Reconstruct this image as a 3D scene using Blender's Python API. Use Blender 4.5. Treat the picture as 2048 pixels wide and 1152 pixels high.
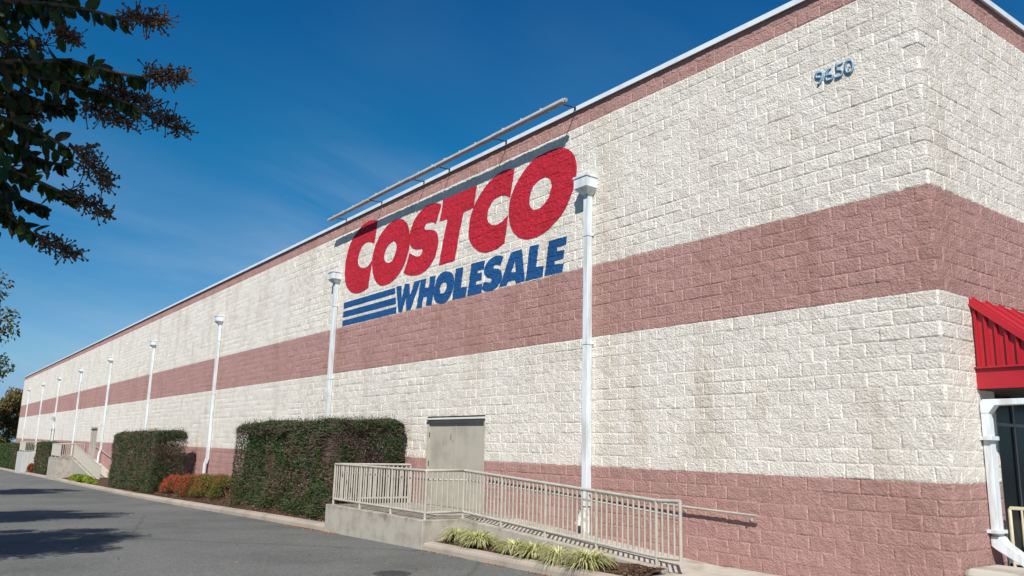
import bpy, bmesh, math, random
import numpy as np
from mathutils import Vector, Matrix
for o in list(bpy.data.objects): bpy.data.objects.remove(o, do_unlink=True)
SC = bpy.context.scene
COL = SC.collection
S = 0.2032            # one block course (8 in) in metres; geometry below is given in courses
Z0 = 27.0
def W(x, y, z): return Vector((x * S, y * S, (z + Z0) * S))

# ------------------------------------------------------------------ camera
cam = bpy.data.cameras.new("camera"); camo = bpy.data.objects.new("camera", cam); COL.objects.link(camo)
Fv = Vector((-0.79155709, 0.5789966, 0.19544899)); Rv = Vector((0.59410258, 0.80402375, 0.02424722)); Uv = Vector((0.14310657, -0.13530981, 0.98041408))
M = Matrix((Rv, Uv, -Fv)).transposed().to_4x4(); M.translation = W(24.2266, -51.1177, -17.5179)
camo.matrix_world = M
cam.sensor_width = 36; cam.lens = 1603.64 / 2048 * 36; cam.clip_start = 0.05; cam.clip_end = 5000
SC.camera = camo
CAM = M.translation.copy()

# ------------------------------------------------------------------ sky and sun
SUN = Vector((2, -2, 2.72)).normalized()
world = bpy.data.worlds.new("World"); SC.world = world; world.use_nodes = True
nt = world.node_tree; nt.nodes.clear()
def N(nt, t, **k):
    n = nt.nodes.new(t)
    for a, b in k.items():
        if a == 'inp':
            for i, v in b.items(): n.inputs[i].default_value = v
        else: setattr(n, a, b)
    return n
sky = N(nt, 'ShaderNodeTexSky', sky_type='NISHITA', sun_disc=False)
sky.sun_elevation = math.asin(SUN.z); sky.sun_rotation = math.radians(135); sky.altitude = 100
sky.air_density = 1.0; sky.dust_density = 0.0; sky.ozone_density = 3.0
hs = N(nt, 'ShaderNodeHueSaturation', inp={'Hue': 0.496, 'Saturation': 1.22, 'Value': 0.92})
tc = N(nt, 'ShaderNodeTexCoord')
mp = N(nt, 'ShaderNodeMapping'); mp.inputs['Rotation'].default_value = (0.25, 0.42, 0.5); mp.inputs['Scale'].default_value = (1.0, 4.2, 9.0)
n1 = N(nt, 'ShaderNodeTexNoise', inp={'Scale': 1.15, 'Detail': 7.0, 'Roughness': 0.56, 'Distortion': 0.35})
n2 = N(nt, 'ShaderNodeTexNoise', inp={'Scale': 1.6, 'Detail': 2.0})
rm = N(nt, 'ShaderNodeMapRange', inp={'From Min': 0.41, 'From Max': 0.74, 'To Min': 0.0, 'To Max': 1.0})
rm2 = N(nt, 'ShaderNodeMapRange', inp={'From Min': 0.38, 'From Max': 0.62, 'To Min': 0.1, 'To Max': 0.75})
mu = N(nt, 'ShaderNodeMath', operation='MULTIPLY')
mixc = N(nt, 'ShaderNodeMix', data_type='RGBA'); mixc.inputs['B'].default_value = (5.0, 6.1, 7.2, 1)
bg = N(nt, 'ShaderNodeBackground', inp={'Strength': 0.080}); wo = N(nt, 'ShaderNodeOutputWorld')
L = nt.links.new
L(sky.outputs[0], hs.inputs['Color']); L(tc.outputs['Generated'], mp.inputs['Vector'])
L(tc.outputs['Generated'], n2.inputs['Vector']); L(n1.outputs['Fac'], rm.inputs['Value']); L(n2.outputs['Fac'], rm2.inputs['Value'])
L(rm.outputs[0], mu.inputs[0]); L(rm2.outputs[0], mu.inputs[1]); 
sz = N(nt, 'ShaderNodeSeparateXYZ'); er = N(nt, 'ShaderNodeValToRGB'); tm = N(nt, 'ShaderNodeMix', data_type='RGBA', blend_type='MULTIPLY', inp={'Factor': 1.})
for i_, (p_, c_) in enumerate([(0.0, (.40, .64, .98)), (.14, (.40, .70, .86)), (.34, (.12, .78, .93)), (.62, (.03, .60, .95))]):
    e_ = er.color_ramp.elements[i_] if i_ < 2 else er.color_ramp.elements.new(p_)
    e_.position = p_; e_.color = (*c_, 1)
cl = N(nt, 'ShaderNodeMapRange', inp={'From Min': 0.12, 'From Max': 0.36, 'To Min': 1.7, 'To Max': 0.10}); cm = N(nt, 'ShaderNodeMath', operation='MULTIPLY')
L(tc.outputs['Generated'], sz.inputs[0]); L(sz.outputs['Z'], er.inputs[0]); L(hs.outputs[0], tm.inputs['A']); L(er.outputs[0], tm.inputs['B'])
L(sz.outputs['Z'], cl.inputs['Value']); L(mu.outputs[0], cm.inputs[0]); L(cl.outputs[0], cm.inputs[1]); L(cm.outputs[0], mixc.inputs['Factor'])
cap = N(nt, 'ShaderNodeMix', data_type='RGBA', blend_type='DARKEN', inp={'Factor': 1.}); cap.inputs['B'].default_value = (2.2, 4.2, 6.2, 1)
L(tm.outputs['Result'], cap.inputs['A']); L(cap.outputs['Result'], mixc.inputs['A'])
# cirrus streaks run one way across the sky
st_ = N(nt, 'ShaderNodeCombineXYZ')
for i_, (ax_, k_) in enumerate((((.478, .786, -.39), .9), ((.379, .215, .898), 5.5), ((-.79, .58, .195), 2.0))):
    vd = N(nt, 'ShaderNodeVectorMath', operation='DOT_PRODUCT'); L(tc.outputs['Generated'], vd.inputs[0]); vd.inputs[1].default_value = tuple(a * k_ for a in ax_)
    L(vd.outputs['Value'], st_.inputs[i_])
of_ = N(nt, 'ShaderNodeVectorMath', operation='ADD'); L(st_.outputs[0], of_.inputs[0]); of_.inputs[1].default_value = (3.1, .35, 0.); L(mixc.outputs['Result'], bg.inputs['Color']); L(bg.outputs[0], wo.inputs[0])
L(of_.outputs[0], n1.inputs['Vector'])
sun = bpy.data.lights.new("sun", 'SUN'); sun.energy = 4.9; sun.angle = math.radians(0.55); sun.color = (1.0, 0.955, 0.89)
suno = bpy.data.objects.new("sun", sun); COL.objects.link(suno)
suno.rotation_euler = SUN.to_track_quat('Z', 'Y').to_euler(); suno.location = W(60, -90, 60)
SC.view_settings.view_transform = 'Standard'; SC.view_settings.look = 'None'; SC.view_settings.exposure = 0.42; SC.view_settings.gamma = 1.0
SC.view_settings.use_curve_mapping = False

# ------------------------------------------------------------------ helpers
def props(o, label=None, cat=None, group=None, kind=None):
    if label: o['label'] = label
    if cat: o['category'] = cat
    if group: o['group'] = group
    if kind: o['kind'] = kind
    return o
def thing(name, label, cat, loc=(0, 0, 0), group=None):
    o = bpy.data.objects.new(name, None); COL.objects.link(o); o.location = W(*loc); o.empty_display_size = 0.2
    return props(o, label, cat, group)
def link(name, me, parent=None, mat=None, label=None):
    o = bpy.data.objects.new(name, me); COL.objects.link(o)
    if mat is not None and len(me.materials) == 0: me.materials.append(mat)
    if parent is not None:
        o.parent = parent
        root = parent; off = Vector((0, 0, 0))
        while root is not None: off = off + root.location; root = root.parent
        o.location = -off
    if label: o['label'] = label
    return o
class MB:
    """collects shapes given in courses; build() links them as ONE mesh object"""
    def __init__(s): s.v = []; s.f = []; s.sm = []
    def add(s, vs, fs, smooth=False):
        b = len(s.v); s.v += [W(*v) for v in vs]; s.f += [tuple(b + i for i in f) for f in fs]; s.sm += [smooth] * len(fs); return s
    def box(s, x0, x1, y0, y1, z0, z1):
        vs = [(x, y, z) for z in (z0, z1) for y in (y0, y1) for x in (x0, x1)]
        return s.add(vs, [(0, 2, 3, 1), (4, 5, 7, 6), (0, 1, 5, 4), (2, 6, 7, 3), (0, 4, 6, 2), (1, 3, 7, 5)])
    def prism(s, pts, axis, a, b):
        """pts: 2-D outline; axis 'y': (x,z) outline from y=a to y=b; 'x': (y,z); 'z': (x,y)"""
        def P(p, t): return {'y': (p[0], t, p[1]), 'x': (t, p[0], p[1]), 'z': (p[0], p[1], t)}[axis]
        n = len(pts); vs = [P(p, a) for p in pts] + [P(p, b) for p in pts]
        fs = [tuple(range(n))[::-1], tuple(range(n, 2 * n))] + [(i, (i + 1) % n, n + (i + 1) % n, n + i) for i in range(n)]
        return s.add(vs, fs)
    def tube(s, pts, r, n=10, r1=None, caps=True):
        pts = [Vector(p) for p in pts]; m = len(pts); rings = []
        up = None
        for i, p in enumerate(pts):
            d = (pts[min(i + 1, m - 1)] - pts[max(i - 1, 0)]).normalized()
            if up is None:
                up = Vector((0, 0, 1)) if abs(d.z) < .9 else Vector((0, 1, 0))
            a = d.cross(up).normalized(); b2 = a.cross(d).normalized(); up = b2
            rr = r if r1 is None else r + (r1 - r) * i / max(1, m - 1)
            rings.append([p + a * rr * math.cos(2 * math.pi * k / n) + b2 * rr * math.sin(2 * math.pi * k / n) for k in range(n)])
        vs = [tuple(q) for R in rings for q in R]; fs = []
        for i in range(m - 1):
            for k in range(n): fs.append((i * n + k, i * n + (k + 1) % n, (i + 1) * n + (k + 1) % n, (i + 1) * n + k))
        s.add(vs, fs, True)
        if caps: s.add(vs[:n], [tuple(range(n))[::-1]]); s.add(vs[-n:], [tuple(range(n))])
        return s
    def build(s, name, mat, parent=None, label=None, bevel=0, fix=True):
        me = bpy.data.meshes.new(name); me.from_pydata([tuple(v) for v in s.v], [], s.f); me.update()
        me.polygons.foreach_set('use_smooth', s.sm)
        bm = bmesh.new(); bm.from_mesh(me)
        if fix: bmesh.ops.recalc_face_normals(bm, faces=bm.faces)
        if bevel:
            es = [e for e in bm.edges if len(e.link_faces) == 2 and e.calc_face_angle(0) > .6]
            bmesh.ops.bevel(bm, geom=es, offset=bevel, segments=2, profile=.5, affect='EDGES', clamp_overlap=True)
        bm.to_mesh(me); bm.free()
        return link(name, me, parent, mat, label)
def dup(o, parent, name=None):
    c = o.copy(); COL.objects.link(c); c.parent = parent; return c
def np_mesh(name, V, Fq, rnd=None, smooth=False):
    """V (n,3) metres, Fq (m,k) faces of k corners"""
    me = bpy.data.meshes.new(name); n = len(V); m, k = Fq.shape
    me.vertices.add(n); me.vertices.foreach_set('co', np.asarray(V, np.float32).ravel())
    me.loops.add(m * k); me.loops.foreach_set('vertex_index', Fq.astype(np.int32).ravel())
    me.polygons.add(m); me.polygons.foreach_set('loop_start', np.arange(0, m * k, k, dtype=np.int32))
    me.update(calc_edges=True)
    if smooth: me.polygons.foreach_set('use_smooth', np.ones(m, bool))
    if rnd is not None:
        a = me.attributes.new('rnd', 'FLOAT', 'POINT'); a.data.foreach_set('value', np.asarray(rnd, np.float32))
    return me

# ------------------------------------------------------------------ materials
def new_mat(name, color=(.5, .5, .5), rough=.6, metal=0., spec=.5):
    m = bpy.data.materials.new(name); m.use_nodes = True; b = m.node_tree.nodes['Principled BSDF']
    b.inputs['Base Color'].default_value = (*color, 1); b.inputs['Roughness'].default_value = rough
    b.inputs['Metallic'].default_value = metal; b.inputs['Specular IOR Level'].default_value = spec
    return m, m.node_tree, b
def ramp(nt, stops):
    r = nt.nodes.new('ShaderNodeValToRGB'); e = r.color_ramp.elements
    while len(e) < len(stops): e.new(0.5)
    for i, (p, c) in enumerate(stops): e[i].position = p; e[i].color = (*c, 1)
    return r
def painted(name, color, rough=.45, var=.12, scale=6., bump=.0, dirt=None, spec=.4, streak=False):
    """paint or metal with faint mottling, optional dirt streaks and bump"""
    m, nt, b = new_mat(name, color, rough, 0, spec)
    geo = N(nt, 'ShaderNodeNewGeometry'); no = N(nt, 'ShaderNodeTexNoise', inp={'Scale': scale, 'Detail': 5., 'Roughness': .6})
    mpp = N(nt, 'ShaderNodeMapping'); nt.links.new(geo.outputs['Position'], mpp.inputs['Vector'])
    if streak: mpp.inputs['Scale'].default_value = (3, 3, .35)
    nt.links.new(mpp.outputs[0], no.inputs['Vector'])
    d = dirt if dirt else tuple(c * (1 - 2.2 * var) for c in color)
    r = ramp(nt, [(.36, d), (.52, color), (.75, tuple(min(1, c * (1 + var)) for c in color))])
    nt.links.new(no.outputs['Fac'], r.inputs[0]); nt.links.new(r.outputs[0], b.inputs['Base Color'])
    if bump:
        n2 = N(nt, 'ShaderNodeTexNoise', inp={'Scale': scale * 14, 'Detail': 4.}); nt.links.new(geo.outputs['Position'], n2.inputs['Vector'])
        bp = N(nt, 'ShaderNodeBump', inp={'Strength': .6, 'Distance': bump}); nt.links.new(n2.outputs['Fac'], bp.inputs['Height']); nt.links.new(bp.outputs[0], b.inputs['Normal'])
    return m
def leaf_mat(name, stops, rough=.42, trans=.2, spec=.4):
    m, nt, b = new_mat(name, (.1, .2, .05), rough, 0, spec)
    at = N(nt, 'ShaderNodeAttribute', attribute_name='rnd'); r = ramp(nt, stops)
    nt.links.new(at.outputs['Fac'], r.inputs[0]); nt.links.new(r.outputs[0], b.inputs['Base Color'])
    t = N(nt, 'ShaderNodeBsdfTranslucent'); mx = N(nt, 'ShaderNodeMixShader'); mx.inputs[0].default_value = trans
    nt.links.new(r.outputs[0], t.inputs[0]); out = [n for n in nt.nodes if n.type == 'OUTPUT_MATERIAL'][0]
    nt.links.new(b.outputs[0], mx.inputs[1]); nt.links.new(t.outputs[0], mx.inputs[2]); nt.links.new(mx.outputs[0], out.inputs[0])
    return m

WHITE = (.74, .698, .622); PINK = (.428, .250, .222)
def wall_mat(name, mode):
    """split-face block paint; mode 'bands' paints the stripes of the building, else a plain paint colour"""
    m, nt, b = new_mat(name, (.5, .5, .5), .82, 0, .25); L = nt.links.new
    geo = N(nt, 'ShaderNodeNewGeometry'); sep = N(nt, 'ShaderNodeSeparateXYZ'); L(geo.outputs['Position'], sep.inputs[0])
    zc = N(nt, 'ShaderNodeMath', operation='DIVIDE'); L(sep.outputs['Z'], zc.inputs[0]); zc.inputs[1].default_value = S
    if mode == 'bands':
        # paint edges wander a few mm along the joints
        wn = N(nt, 'ShaderNodeTexNoise', inp={'Scale': 9., 'Detail': 2.}); L(geo.outputs['Position'], wn.inputs['Vector'])
        wa = N(nt, 'ShaderNodeMath', operation='MULTIPLY_ADD'); L(wn.outputs['Fac'], wa.inputs[0]); wa.inputs[1].default_value = .12; L(zc.outputs[0], wa.inputs[2])
        def step(t):
            n = N(nt, 'ShaderNodeMath', operation='GREATER_THAN'); L(wa.outputs[0], n.inputs[0]); n.inputs[1].default_value = t + Z0 + .06; return n
        a, c, d, e = step(-19), step(-7), step(0), step(15)
        # pink = 1 - a + (c - d) + e
        s1 = N(nt, 'ShaderNodeMath', operation='SUBTRACT'); L(c.outputs[0], s1.inputs[0]); L(d.outputs[0], s1.inputs[1])
        s2 = N(nt, 'ShaderNodeMath', operation='SUBTRACT'); s2.inputs[0].default_value = 1; L(a.outputs[0], s2.inputs[1])
        s3 = N(nt, 'ShaderNodeMath', operation='ADD'); L(s1.outputs[0], s3.inputs[0]); L(s2.outputs[0], s3.inputs[1])
        s4 = N(nt, 'ShaderNodeMath', operation='ADD'); L(s3.outputs[0], s4.inputs[0]); L(e.outputs[0], s4.inputs[1])
        mx = N(nt, 'ShaderNodeMix', data_type='RGBA'); L(s4.outputs[0], mx.inputs['Factor'])
        mx.inputs['A'].default_value = (*WHITE, 1); mx.inputs['B'].default_value = (*PINK, 1); base = mx.outputs['Result']
    else:
        rgb = N(nt, 'ShaderNodeRGB'); rgb.outputs[0].default_value = (*mode, 1); base = rgb.outputs[0]
    # weathering: broad, streaky and blotchy variation of the paint itself
    mpp = N(nt, 'ShaderNodeMapping'); mpp.inputs['Scale'].default_value = (1.1, 1.1, .28); L(geo.outputs['Position'], mpp.inputs['Vector'])
    w1 = N(nt, 'ShaderNodeTexNoise', inp={'Scale': 1.1, 'Detail': 6., 'Roughness': .62}); L(mpp.outputs[0], w1.inputs['Vector'])
    r1 = ramp(nt, [(.32, (.86, .83, .79)), (.5, (1, 1, 1)), (.75, (1.0, 1.0, 1.0))]); L(w1.outputs['Fac'], r1.inputs[0])
    w2 = N(nt, 'ShaderNodeTexNoise', inp={'Scale': 19., 'Detail': 4., 'Roughness': .7}); L(geo.outputs['Position'], w2.inputs['Vector'])
    r2 = ramp(nt, [(.30, (.86, .85, .84)), (.5, (.98, .98, .98)), (.7, (1., 1., 1.))]); L(w2.outputs['Fac'], r2.inputs[0])
    m1 = N(nt, 'ShaderNodeMix', data_type='RGBA', blend_type='MULTIPLY', inp={'Factor': 1.}); L(base, m1.inputs['A']); L(r1.outputs[0], m1.inputs['B'])
    m2 = N(nt, 'ShaderNodeMix', data_type='RGBA', blend_type='MULTIPLY', inp={'Factor': 1.}); L(m1.outputs['Result'], m2.inputs['A']); L(r2.outputs[0], m2.inputs['B'])
    # per-block tone stored on the mesh
    at = N(nt, 'ShaderNodeAttribute', attribute_name='tone'); r3 = ramp(nt, [(0, (.86, .845, .835)), (.5, (1, 1, 1)), (1, (1., .99, .97))]); L(at.outputs['Fac'], r3.inputs[0])
    m3 = N(nt, 'ShaderNodeMix', data_type='RGBA', blend_type='MULTIPLY', inp={'Factor': 1.}); L(m2.outputs['Result'], m3.inputs['A']); L(r3.outputs[0], m3.inputs['B'])
    # vertical mortar joints: sunlit look of their smooth sides, lightened in the colour
    cb = N(nt, 'ShaderNodeCombineXYZ'); sx = N(nt, 'ShaderNodeMath', operation='SUBTRACT'); L(sep.outputs['X'], sx.inputs[0]); L(sep.outputs['Y'], sx.inputs[1])
    ox = N(nt, 'ShaderNodeMath', operation='ADD'); L(sx.outputs[0], ox.inputs[0]); ox.inputs[1].default_value = 1001 * S
    oz = N(nt, 'ShaderNodeMath', operation='ADD'); L(sep.outputs['Z'], oz.inputs[0]); oz.inputs[1].default_value = 101 * S
    L(ox.outputs[0], cb.inputs['X']); L(oz.outputs[0], cb.inputs['Y'])
    bt = N(nt, 'ShaderNodeTexBrick', offset=.5, inp={'Scale': 1., 'Mortar Size': .0045, 'Mortar Smooth': .1, 'Brick Width': 2 * S, 'Row Height': S}); L(cb.outputs[0], bt.inputs['Vector'])
    m4 = N(nt, 'ShaderNodeMix', data_type='RGBA', blend_type='MULTIPLY'); m4.inputs['B'].default_value = (1.26, 1.26, 1.26, 1)
    fr = N(nt, 'ShaderNodeMath', operation='FRACT'); L(zc.outputs[0], fr.inputs[0]); fc = N(nt, 'ShaderNodeMath', operation='COMPARE'); L(fr.outputs[0], fc.inputs[0]); fc.inputs[1].default_value = .5; fc.inputs[2].default_value = .465
    fm = N(nt, 'ShaderNodeMath', operation='MULTIPLY'); L(fc.outputs[0], fm.inputs[0]); L(bt.outputs['Fac'], fm.inputs[1]); L(fm.outputs[0], m4.inputs['Factor']); L(m3.outputs['Result'], m4.inputs['A'])
    prev = m4.outputs['Result']
    if mode == 'bands':      # brown water stains on the blocks beside the first downspouts and over the door
        for xs_, wd_, am_ in ((-30.4, 1.5, .6), (-29.0, .7, .4), (-89.9, 1.3, .55), (-149.3, 1.6, .6), (-208.6, 1.6, .5), (-53.5, 1.6, .35), (-267.9, 1.6, .5)):
            dx = N(nt, 'ShaderNodeMath', operation='SUBTRACT'); L(sep.outputs['X'], dx.inputs[0]); dx.inputs[1].default_value = xs_ * S
            ab = N(nt, 'ShaderNodeMath', operation='ABSOLUTE'); L(dx.outputs[0], ab.inputs[0])
            fo = N(nt, 'ShaderNodeMapRange', interpolation_type='SMOOTHSTEP', inp={'From Min': 0., 'From Max': wd_ * S, 'To Min': am_, 'To Max': 0.}); L(ab.outputs[0], fo.inputs['Value'])
            mf = N(nt, 'ShaderNodeMath', operation='MULTIPLY'); L(fo.outputs[0], mf.inputs[0]); L(w1.outputs['Fac'], mf.inputs[1])
            sm = N(nt, 'ShaderNodeMix', data_type='RGBA', blend_type='MULTIPLY'); sm.inputs['B'].default_value = (.80, .72, .63, 1); L(mf.outputs[0], sm.inputs['Factor']); L(prev, sm.inputs['A']); prev = sm.outputs['Result']
    L(prev, b.inputs['Base Color'])
    # fine broken-stone relief
    g1 = N(nt, 'ShaderNodeTexNoise', inp={'Scale': 32., 'Detail': 8., 'Roughness': .72}); L(geo.outputs['Position'], g1.inputs['Vector'])
    g2 = N(nt, 'ShaderNodeTexVoronoi', inp={'Scale': 31.}); L(geo.outputs['Position'], g2.inputs['Vector'])
    gm = N(nt, 'ShaderNodeMath', operation='MULTIPLY_ADD'); L(g2.outputs['Distance'], gm.inputs[0]); gm.inputs[1].default_value = .3; L(g1.outputs['Fac'], gm.inputs[2])
    bp = N(nt, 'ShaderNodeBump', inp={'Strength': 1., 'Distance': .028}); L(gm.outputs[0], bp.inputs['Height']); L(bp.outputs[0], b.inputs['Normal'])
    return m
M_WALL = wall_mat('painted_block', 'bands')
M_RED = wall_mat('red_block_paint', (.50, .018, .038)); M_BLUE = wall_mat('blue_block_paint', (.010, .085, .255))
M_CONC = painted('weathered_concrete', (.37, .34, .285), .88, .10, 3.4, .006, dirt=(.30, .27, .23), spec=.2)
M_PALE = painted('pale_concrete', (.45, .45, .435), .88, .08, 2.2, .004, dirt=(.36, .36, .35), spec=.2, streak=True)
def edge_dirt(m):
    # dark grime hanging from the top edge of the platforms
    nt = m.node_tree; b = nt.nodes['Principled BSDF']; src = b.inputs['Base Color'].links[0].from_socket; g = N(nt, 'ShaderNodeNewGeometry'); sp = N(nt, 'ShaderNodeSeparateXYZ'); nt.links.new(g.outputs['Position'], sp.inputs[0])
    mp_ = N(nt, 'ShaderNodeMapping'); mp_.inputs['Scale'].default_value = (5, 5, .7); nt.links.new(g.outputs['Position'], mp_.inputs['Vector'])
    no = N(nt, 'ShaderNodeTexNoise', inp={'Scale': 1., 'Detail': 5., 'Roughness': .7}); nt.links.new(mp_.outputs[0], no.inputs['Vector'])
    ad = N(nt, 'ShaderNodeMath', operation='MULTIPLY_ADD'); nt.links.new(no.outputs['Fac'], ad.inputs[0]); ad.inputs[1].default_value = .75; nt.links.new(sp.outputs['Z'], ad.inputs[2])
    r = N(nt, 'ShaderNodeMapRange', inp={'From Min': (-24.43 + Z0) * S + .30, 'From Max': (-24.43 + Z0) * S + .42, 'To Min': 0., 'To Max': .7}); nt.links.new(ad.outputs[0], r.inputs['Value'])
    mx = N(nt, 'ShaderNodeMix', data_type='RGBA', blend_type='MULTIPLY'); mx.inputs['B'].default_value = (.50, .50, .48, 1); nt.links.new(r.outputs[0], mx.inputs['Factor']); nt.links.new(src, mx.inputs['A']); nt.links.new(mx.outputs['Result'], b.inputs['Base Color'])
edge_dirt(M_CONC)
M_CURB = painted('curb_concrete', (.35, .30, .245), .9, .06, 1.1, .005, dirt=(.28, .24, .20), spec=.2)
M_WALK = painted('walkway_concrete', (.42, .385, .33), .9, .10, 2.0, .003, dirt=(.30, .27, .225), spec=.2)
M_RAIL = painted('beige_rail_paint', (.40, .375, .32), .48, .07, 5., 0, spec=.4)
M_DOOR = painted('grey_beige_door_paint', (.385, .358, .295), .55, .08, 1.4, 0, spec=.35)
M_WHITE = painted('white_metal', (.62, .67, .70), .42, .05, 3., 0, dirt=(.47, .49, .48), spec=.45, streak=True)
M_COPE = painted('coping_metal', (.64, .70, .74), .35, .05, 2., 0, spec=.5)
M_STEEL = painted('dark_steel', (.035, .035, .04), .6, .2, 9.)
M_LAMP = painted('lamp_housing', (.40, .42, .43), .5, .1, 3., dirt=(.33, .34, .34))
M_CREAM = painted('cream_rail_paint', (.56, .50, .36), .42, .06, 5.)
M_CANOPY = painted('red_canopy_metal', (.37, .012, .022), .42, .05, 2.5, spec=.5)
M_BLUEGREY = painted('bluegrey_digit', (.20, .35, .48), .4, .1, 12.)
M_FRAME = painted('aluminium_frame', (.16, .165, .165), .4, .1, 8.)
M_LINTEL = painted('lintel_brown', (.16, .115, .10), .7, .15, 10.)
M_TRUNK = painted('bark', (.20, .15, .11), .85, .25, 12., .006, dirt=(.10, .075, .055))
M_TWIG = painted('twig_bark', (.13, .085, .055), .8, .3, 18.)
M_GLASS, _nt, _b = new_mat('dark_glass', (.012, .013, .013), .22, 0, .15)
M_IRON = painted('cast_iron', (.055, .055, .058), .55, .25, 25., .004)

# ------------------------------------------------------------------ ground profile (asphalt falls away to the far end of the building)
GX = [-3000, -560, -450, -402, -346, -300, -239, -177, -150, -127, -110, -91, -67, -44, -25, 0, 40, 3000]
GZ = [-36.6, -36.2, -34.5, -33.7, -32.6, -31.8, -30.95, -29.95, -29.4, -28.9, -28.5, -28.0, -27.48, -27.05, -26.82, -26.5, -26.1, -26.1]
def zg(x): return float(np.interp(x, GX, GZ))

def asphalt_mat():
    m, nt, b = new_mat('asphalt', (.09, .09, .09), .88, 0, .25); L = nt.links.new
    geo = N(nt, 'ShaderNodeNewGeometry')
    a = N(nt, 'ShaderNodeTexNoise', inp={'Scale': .35, 'Detail': 6., 'Roughness': .6}); L(geo.outputs['Position'], a.inputs['Vector'])
    r = ramp(nt, [(.3, (.084, .086, .081)), (.5, (.115, .118, .110)), (.72, (.136, .137, .128))]); L(a.outputs['Fac'], r.inputs[0])
    s = N(nt, 'ShaderNodeTexVoronoi', inp={'Scale': 42.}); L(geo.outputs['Position'], s.inputs['Vector'])
    r2 = ramp(nt, [(0, (.40, .40, .40)), (.18, (.85, .85, .85)), (.6, (1., 1., 1.)), (1, (1.75, 1.75, 1.68))]); L(s.outputs['Color'], r2.inputs[0])
    mx = N(nt, 'ShaderNodeMix', data_type='RGBA', blend_type='MULTIPLY', inp={'Factor': .8}); L(r.outputs[0], mx.inputs['A']); L(r2.outputs[0], mx.inputs['B'])
    # thin cracks
    wv = N(nt, 'ShaderNodeTexNoise', inp={'Scale': 1.3, 'Detail': 5.}); L(geo.outputs['Position'], wv.inputs['Vector'])
    va = N(nt, 'ShaderNodeMix', data_type='VECTOR', inp={'Factor': .16}); L(geo.outputs['Position'], va.inputs['A']); L(wv.outputs['Color'], va.inputs['B'])
    c = N(nt, 'ShaderNodeTexVoronoi', feature='DISTANCE_TO_EDGE', inp={'Scale': .13}); L(va.outputs['Result'], c.inputs['Vector'])
    rc = ramp(nt, [(0, (.45, .45, .45)), (.0028, (.62, .62, .62)), (.0045, (1, 1, 1))]); L(c.outputs['Distance'], rc.inputs[0])
    m2 = N(nt, 'ShaderNodeMix', data_type='RGBA', blend_type='MULTIPLY', inp={'Factor': .55}); L(mx.outputs['Result'], m2.inputs['A']); L(rc.outputs[0], m2.inputs['B'])
    L(m2.outputs['Result'], b.inputs['Base Color'])
    g = N(nt, 'ShaderNodeTexNoise', inp={'Scale': 95., 'Detail': 3.}); L(geo.outputs['Position'], g.inputs['Vector'])
    bp = N(nt, 'ShaderNodeBump', inp={'Strength': .7, 'Distance': .006}); L(g.outputs['Fac'], bp.inputs['Height']); L(bp.outputs[0], b.inputs['Normal'])
    return m
def mulch_mat():
    m, nt, b = new_mat('mulch', (.05, .03, .02), .95, 0, .1); L = nt.links.new
    geo = N(nt, 'ShaderNodeNewGeometry')
    mpp = N(nt, 'ShaderNodeMapping'); mpp.inputs['Scale'].default_value = (1, 1, 1); L(geo.outputs['Position'], mpp.inputs['Vector'])
    v = N(nt, 'ShaderNodeTexVoronoi', inp={'Scale': 38., 'Randomness': 1.}); L(mpp.outputs[0], v.inputs['Vector'])
    r = ramp(nt, [(0, (.028, .016, .011)), (.5, (.075, .042, .028)), (.85, (.12, .07, .045)), (1, (.24, .16, .10))]); L(v.outputs['Color'], r.inputs[0])
    L(r.outputs[0], b.inputs['Base Color'])
    g = N(nt, 'ShaderNodeTexNoise', inp={'Scale': 30., 'Detail': 5.}); L(geo.outputs['Position'], g.inputs['Vector'])
    bp = N(nt, 'ShaderNodeBump', inp={'Strength': 1., 'Distance': .03}); L(g.outputs['Fac'], bp.inputs['Height']); L(bp.outputs[0], b.inputs['Normal'])
    return m
M_ASPH = asphalt_mat(); M_MULCH = mulch_mat()
mb = MB()
vs = [(x, y, z) for x, z in zip(GX, GZ) for y in (-3000, -200, 200, 3000)]; fs = []
for i in range(len(GX) - 1):
    for j in range(3): fs.append((i * 4 + j, i * 4 + j + 1, (i + 1) * 4 + j + 1, (i + 1) * 4 + j))
mb.add(vs, [f[::-1] for f in fs])
props(mb.build('ground', M_ASPH, fix=False), 'worn grey asphalt driveway falling away along the building', 'driveway', kind='structure')

# planting beds (mulch) between curb and wall, and the curb itself
CY = -11.3
def bed(x0, x1, y1, name, berm=1.25, n=None, a0=1.15, h0=.70):
    n = n or max(6, int(abs(x1 - x0) / 1.2)); ys = np.concatenate([np.linspace(CY + 1.15, -6.5, 8), np.linspace(-5.5, y1, 5)]) if y1 > -5 else np.linspace(CY + a0, y1, 8)
    rng = np.random.RandomState(int(abs(x0)) + 3); vs = []; xs = np.linspace(x0, x1, n)
    for x in xs:
        for y in ys:
            t = min(1, max(0, (y - CY - 1.2) / (4.0 if y1 > -5 else 2.5))); t = t * t * (3 - 2 * t)
            vs.append((x, y, zg(x) + h0 + berm * t + (rng.rand() - .5) * .16 * (y > CY + 1.3)))
    m = len(ys); mb = MB(); mb.add(vs, [(i * m + j, i * m + j + 1, (i + 1) * m + j + 1, (i + 1) * m + j) for i in range(n - 1) for j in range(m - 1)], True)
    o = mb.build(name, M_MULCH, fix=False)
    for p in o.data.polygons: pass
    return props(o, 'dark brown mulch bed between curb and block wall', 'mulch bed', kind='structure')
bed(-270, -65.7, -.1, 'planting_bed'); bed(-382, -302, -.1, 'planting_bed'); bed(-600, -408, -.1, 'planting_bed'); bed(-283, -231, -7.3, 'planting_bed', .2)
bed(-43.4, -16.5, -7.3, 'planting_bed', .5, 40, .94, .64)

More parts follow.
